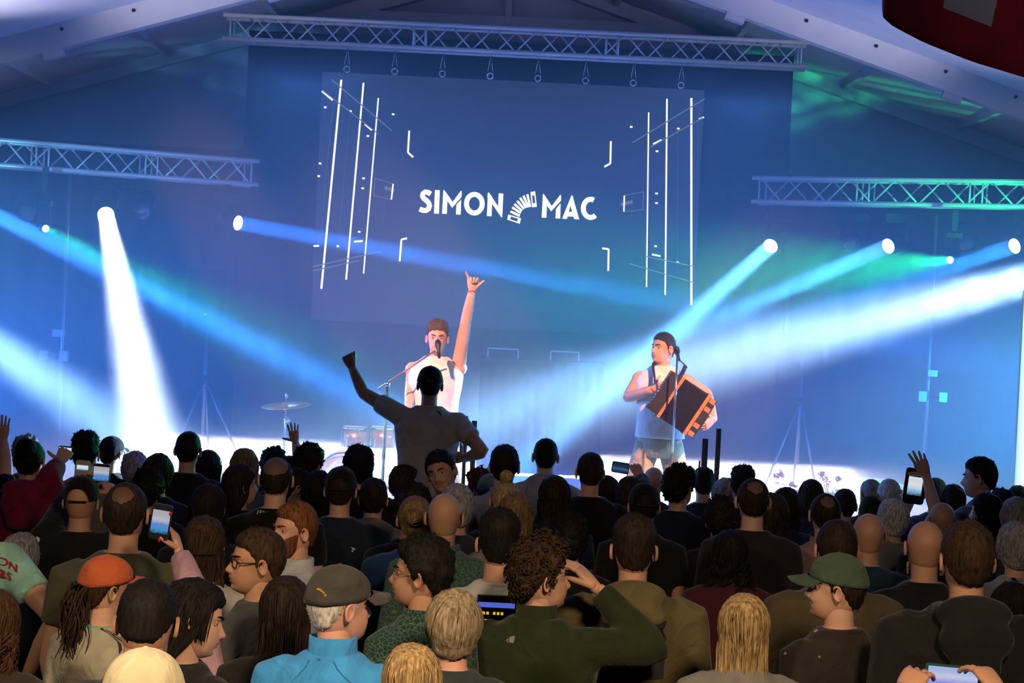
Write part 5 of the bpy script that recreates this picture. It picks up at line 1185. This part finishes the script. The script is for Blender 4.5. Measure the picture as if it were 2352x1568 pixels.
# ------------------------------------------------------------------ phones
def screen_mat(key, bands):
    if key in MATS: return MATS[key]
    m = bpy.data.materials.new(key); m.use_nodes = True; MATS[key] = m; nt = m.node_tree; nt.nodes.clear()
    tc = nt.nodes.new('ShaderNodeTexCoord'); sp = nt.nodes.new('ShaderNodeSeparateXYZ'); cr = nt.nodes.new('ShaderNodeValToRGB'); em = nt.nodes.new('ShaderNodeEmission'); ou = nt.nodes.new('ShaderNodeOutputMaterial'); nz = nt.nodes.new('ShaderNodeTexNoise'); ad = nt.nodes.new('ShaderNodeMath'); ad.operation = 'MULTIPLY_ADD'
    nz.inputs['Scale'].default_value = 5; ad.inputs[1].default_value = .25
    nt.links.new(tc.outputs['Generated'], sp.inputs[0]); nt.links.new(tc.outputs['Generated'], nz.inputs['Vector']); nt.links.new(nz.outputs[0], ad.inputs[0]); nt.links.new(sp.outputs['Z'], ad.inputs[2]); nt.links.new(ad.outputs[0], cr.inputs[0]); nt.links.new(cr.outputs[0], em.inputs[0]); nt.links.new(em.outputs[0], ou.inputs[0]); em.inputs[1].default_value = .75
    el = cr.color_ramp.elements; el[0].position = 0.1; el[0].color = (*bands[0], 1); el[1].position = .95; el[1].color = (*bands[-1], 1)
    for i, b in enumerate(bands[1:-1]): e = el.new(.1 + .85 * (i + 1) / (len(bands) - 1)); e.color = (*b, 1)
    return m
SCA = screen_mat('phone_picture', [(.01, .015, .03), (.08, .35, .75), (.15, .3, .8), (.6, .62, .7), (.5, .5, .55)])
SCB = screen_mat('phone_picture_bright', [(.01, .01, .02), (.2, .5, .9), (.7, .85, 1), (.9, .95, 1), (.8, .9, 1)])
SCC = screen_mat('phone_picture_violet', [(.03, .05, .3), (.2, .3, .9), (.5, .5, .95), (.7, .75, 1), (.5, .6, .95)])
SCD = screen_mat('phone_picture_dark', [(.005, .01, .03), (.02, .05, .15), (.05, .15, .3), (.02, .04, .1), (.01, .03, .05)])
def phone(label, px, py, d, wpx, hpx, sm, rot=0, case=BLK, yaw=0, scr=(.88, .78)):
    o = empty('mobile_phone', P(px, py, d), label, 'phone', 'phones held up by the crowd'); o.rotation_euler = (0, math.radians(rot) + ROLL, math.radians(yaw)); a, b = wpx / 2 * d / F, hpx / 2 * d / F
    mb = MB(); r = min(a, b) * .28; V = []
    for y in (-.005, .005):
        for cx, cz, t0 in ((a - r, b - r, 0), (-a + r, b - r, 90), (-a + r, -b + r, 180), (a - r, -b + r, 270)):
            for t in (0, 30, 60, 90): V.append((cx + r * math.cos(math.radians(t + t0)), y, cz + r * math.sin(math.radians(t + t0))))
    n = 16; mb.add(V, [tuple(range(n)), tuple(range(2 * n - 1, n - 1, -1))] + [(i, n + i, n + (i + 1) % n, (i + 1) % n) for i in range(n)]); obj('phone_case', mb, case, o, smooth=False)
    mb = MB(); mb.box((0, -.0056, 0), (a * scr[0], .0006, b * scr[1])); obj('display', mb, sm, o, smooth=False)
    return o
WPH = mat('phone_white', (.35, .30, .28), .4)
phone('phone held by the crimson hoodie woman', 150, 1038, I['crimson']['d'] + .2, 32, 28, SCB)
phone('pale phone above the black cap with track jacket', 190, 1074, I['stripe']['d'] + .45, 33, 34, SCB, case=WPH, scr=(.8, .35))
phone('phone with blue picture right of the pale phone', 233, 1088, I['stripe']['d'] + .5, 40, 46, SCA, scr=(.9, .72))
phone('level phone before the accordion player', 1425, 1074, I['levelphone']['d'] + .24, 40, 26, SCD, rot=4, scr=(.9, .86))
ph = phone('raised phone in a thick black case at right', 2101, 1116, I['raisephone']['d'] + .14, 50, 82, SCB, rot=3, scr=(.66, .52)); 
# woman in lilac sleeve filming upright, mostly hidden
ld = 6.1; p = P(398, 1376, ld); H = p[2] - .03
I['lilac'] = person((p[0], p[1], 0), H, -5, 'woman with lilac sleeve and red nails filming upright', hair='long', hc='dark', top='jacket', tc=(.42, .26, .33), skin='fair', arms={'R': dict(e=P(455, 1392, ld + .05), w=P(413, 1272, ld + .24), f=P(399, 1215, ld + .28), hand=dict(nrm=(-1, .25, 0), thumb=(-.35, -1, 0), curl=(.22, .3, .34, .4), spread=.15, tcurl=.3, tout=.75, k=1.05))})
phone('upright phone with red nailed hand around it', 369, 1198, ld + .19, 47, 82, SCA, rot=4, scr=(.86, .66))
W = I['lilac']['W'].inverted()
mb = MB(); mb.tube([tuple(W @ Vector(P(424 + 11 * math.cos(t), 1283 + 3 * math.sin(t), ld + .21 + .03 * math.sin(t)))) for t in np.linspace(0, 2 * math.pi, 17)], .0025, 5); obj('bracelet', mb, CHROME, I['lilac']['root'])
for nx, ny in ((366, 1240), (392, 1180)):
    mb = MB(); mb.ell(tuple(W @ Vector(P(nx, ny, ld + .175))), (.006, .004, .008), 8, 6); obj('fingernail', mb, mat('nail_red', (.5, .01, .02), .2), I['lilac']['root'])
# short person at the bottom right holding a phone level above the frame edge
kd_ = 4.5; p = P(2190, 1660, kd_)
I['filmer'] = person((p[0], p[1], 0), p[2] - .02, 5, 'person filming with a level phone at the bottom right', hair='long', hc='brown', top='jacket', tc=(.05, .05, .06), skin='tan',
    arms={'L': dict(e=P(2050, 1690, kd_ + .22), w=P(2072, 1590, kd_ + .52), f=P(2112, 1535, kd_ + .58), hand=dict(nrm=(.5, .8, -.2), thumb=(.5, -.5, -.5), curl=(.35, .35, .4, .4), spread=.1, tcurl=.3, k=1.1)), 'R': dict(e=P(2330, 1700, kd_ + .22), w=P(2298, 1590, kd_ + .52), f=P(2256, 1535, kd_ + .58), hand=dict(nrm=(-.5, .8, -.2), thumb=(-.5, -.5, -.5), curl=(.35, .4, .5, .5), spread=.15, tcurl=.3, k=1.1))})
phone('level phone with bright display at the bottom right edge', 2187, 1558, kd_ + .62, 128, 62, SCC, rot=0, scr=(.90, .84), case=mat('phone_teal', (.02, .07, .06), .4))
# lit mixing display between the ash blond head and the curly man
md_ = 6.6; q = P(1140, 1402, md_); dp = empty('mixer_display', (q[0], q[1], q[2]), 'glowing mixer display with yellow figures mid crowd', 'display')
mb = MB(); mb.box((0, 0, 0), (.07, .012, .055)); obj('housing', mb, BLK, dp, smooth=False)
mb = MB(); mb.box((0, -.013, .022), (.066, .001, .009)); obj('blue_bar', mb, emat('display_blue', (.10, .16, .75), .8), dp, smooth=False)
for k in range(5):
    mb = MB(); mb.box((-.045 + .014 * k + (.01 if k > 1 else 0), -.013, -.008), (.0045, .001, .005)); obj('figure', mb, emat('display_yellow', (.85, .6, .05), .8), dp, smooth=False)
for k in range(2):
    mb = MB(); mb.box((-.035 + .02 * k, -.013, -.035), (.0055, .001, .005)); obj('figure', mb, emat('display_yellow', (.85, .6, .05), .8), dp, smooth=False)
mb = MB(); mb.tube([(0, .02, -.05), (0, .02, -q[2])], .02, 8); obj('pole', mb, BLK, dp)
# raised arm at the left edge
ed = 10.6; p = P(-45, 1010, ed)
I['edge'] = person((p[0], p[1], 0), p[2] - .02, 0, 'person at the left edge with only a raised hand in view', hair='short', hc='dark', top='tee', tc=nv, arms={'R': dict(e=P(12, 1062, ed + .05), w=P(8, 1010, ed + .1), f=P(8, 975, ed + .1), hand=dict(nrm=(0, 1, 0), thumb=(-1, 0, .2), curl=(.15, .1, .1, .15), tcurl=.1))})

# ------------------------------------------------------------------ flag under the roof
FR = mat('flag_red', (.55, .02, .04), .8, nscale=5, namt=.2); FW_ = mat('flag_white', (.75, .74, .74), .8)
fd_ = 11.0; fl = empty('hanging_flag', P(2330, -420, fd_), 'dark red flag with pale cross hung under the roof', 'flag'); O = np.array(fl.location)
lowx = [2027, 2030, 2050, 2120, 2230, 2352, 2480, 2640]; lowy = [20, 42, 60, 97, 141, 178, 215, 250]
def flagp(u, v, dy=0):
    x = np.interp(u, np.linspace(0, 1, 8), lowx); y1 = np.interp(u, np.linspace(0, 1, 8), lowy); y0 = -420
    return P(x + (1 - v) * 10, y0 + (y1 - y0) * v, fd_ + .10 * math.sin(u * 9 + v * 3) + dy) - O
mb = MB(); V = [flagp(u, v) for v in np.linspace(0, 1, 24) for u in np.linspace(0, 1, 30)]; mb.grid(V, 30, 24); o = obj('cloth', mb, FR, fl); o.modifiers.new('t', 'SOLIDIFY').thickness = .004
def on_flag(x, y):
    best = min(((abs(np.interp(u, np.linspace(0, 1, 8), lowx) - x), u) for u in np.linspace(0, 1, 400)))[1]; v = (y + 420) / (np.interp(best, np.linspace(0, 1, 8), lowy) + 420); return flagp(best, v, -.012)
mb = MB(); g = []
for a in np.linspace(0, 1, 8):
    for b in np.linspace(0, 1, 14):
        l = np.array([2165, 18]) * (1 - a) + np.array([2275, 62]) * a; t = np.array([2185, -190]) * (1 - a) + np.array([2320, -150]) * a; q = l * (1 - b) + t * b; g.append(on_flag(*q))
mb.grid(g, 14, 8); obj('cross_arm', mb, FW_, fl)
mb = MB(); g = []
for a in np.linspace(0, 1, 8):
    for b in np.linspace(0, 1, 20):
        l = np.array([2080, -150]) * (1 - a) + np.array([2110, -60]) * a; t = np.array([2440, -40]) * (1 - a) + np.array([2420, 60]) * a; q = l * (1 - b) + t * b + np.array([0, -40]); g.append(on_flag(*q))
mb.grid(g, 20, 8); obj('cross_arm', mb, FW_, fl)
obj('hanging_cord', cyl(P(2060, -415, fd_) - O, np.array([P(2060, -415, fd_)[0], P(2060, -415, fd_)[1], roofz(P(2060, -415, fd_)[0]) + .1]) - O, .006, 6), BLK, fl)

# made-up bar housing added for the light that whitens the stage floor
lb = empty('added_light_bar', (0, 22.36, 0.77), 'long low light bar along the back curtain', 'light bar')
mb = MB(); mb.box((0, 0, 0), (4.25, .03, .05)); obj('housing', mb, BLK, lb, smooth=False)
for x in (-4, -1.4, 1.4, 4): obj('leg', cyl((x, .02, -.04), (x, .02, STAGE_Z - 0.77), .015), BLK, lb)
# ------------------------------------------------------------------ stage haze
mb = MB(); mb.box((0, 17.3, 2.46), (6.0, 5.3, 2.44))
hz = bpy.data.materials.new('stage_haze'); hz.use_nodes = True; nt = hz.node_tree; nt.nodes.clear()
vs = nt.nodes.new('ShaderNodeVolumeScatter'); vs.inputs['Color'].default_value = (0.9, 0.93, 1, 1); vs.inputs['Density'].default_value = 0.07; vs.inputs['Anisotropy'].default_value = 0.25
out = nt.nodes.new('ShaderNodeOutputMaterial'); nt.links.new(vs.outputs[0], out.inputs['Volume'])
obj('haze', mb, hz, smooth=False, label='blue theatrical haze filling the stage', cat='haze', kind='stuff')

def smoke(name, label, a, b, r, dens, scale, thr=.42):
    a = np.array(a); b = np.array(b); c = (a + b) / 2; L = np.linalg.norm(b - a) / 2
    m = bpy.data.materials.new(name); m.use_nodes = True; nt = m.node_tree; nt.nodes.clear()
    tc = nt.nodes.new('ShaderNodeTexCoord'); nz = nt.nodes.new('ShaderNodeTexNoise'); nz.inputs['Scale'].default_value = scale; nz.inputs['Detail'].default_value = 3; nz.inputs['Distortion'].default_value = .8
    mr = nt.nodes.new('ShaderNodeMapRange'); mr.inputs[1].default_value = thr; mr.inputs[2].default_value = .75; mr.inputs[4].default_value = dens
    mp = nt.nodes.new('ShaderNodeMapping'); mp.inputs['Scale'].default_value = (1 / L, 1 / r, 1 / r); ln = nt.nodes.new('ShaderNodeVectorMath'); ln.operation = 'LENGTH'; fo = nt.nodes.new('ShaderNodeMapRange'); fo.inputs[1].default_value = 1.0; fo.inputs[2].default_value = .35
    mu = nt.nodes.new('ShaderNodeMath'); mu.operation = 'MULTIPLY'; v = nt.nodes.new('ShaderNodeVolumeScatter'); v.inputs['Color'].default_value = (.97, .97, .95, 1); v.inputs['Anisotropy'].default_value = .2; ou = nt.nodes.new('ShaderNodeOutputMaterial')
    nt.links.new(tc.outputs['Object'], nz.inputs['Vector']); nt.links.new(nz.outputs[0], mr.inputs[0]); nt.links.new(tc.outputs['Object'], mp.inputs[0]); nt.links.new(mp.outputs[0], ln.inputs[0]); nt.links.new(ln.outputs['Value'], fo.inputs[0])
    nt.links.new(mr.outputs[0], mu.inputs[0]); nt.links.new(fo.outputs[0], mu.inputs[1]); nt.links.new(mu.outputs[0], v.inputs['Density']); nt.links.new(v.outputs[0], ou.inputs['Volume'])
    mb = MB(); mb.ell((0, 0, 0), (L, r, r), 20, 12); o = obj(name, mb, m, label=label, cat='smoke', kind='stuff'); o.location = c
    o.rotation_mode = 'QUATERNION'; o.rotation_quaternion = Vector(b - a).to_track_quat('X', 'Z'); return o
smoke('smoke_drift', 'curling white smoke in the beam at right', P(2460, 615, 17.1), P(1600, 838, 13.25), .42, .60, 3.4, thr=.47)
smoke('smoke_plume', 'pale smoke plume between the two performers', P(1520, 790, 18.6), P(1230, 1045, 16.2), .55, .2, 2.8)
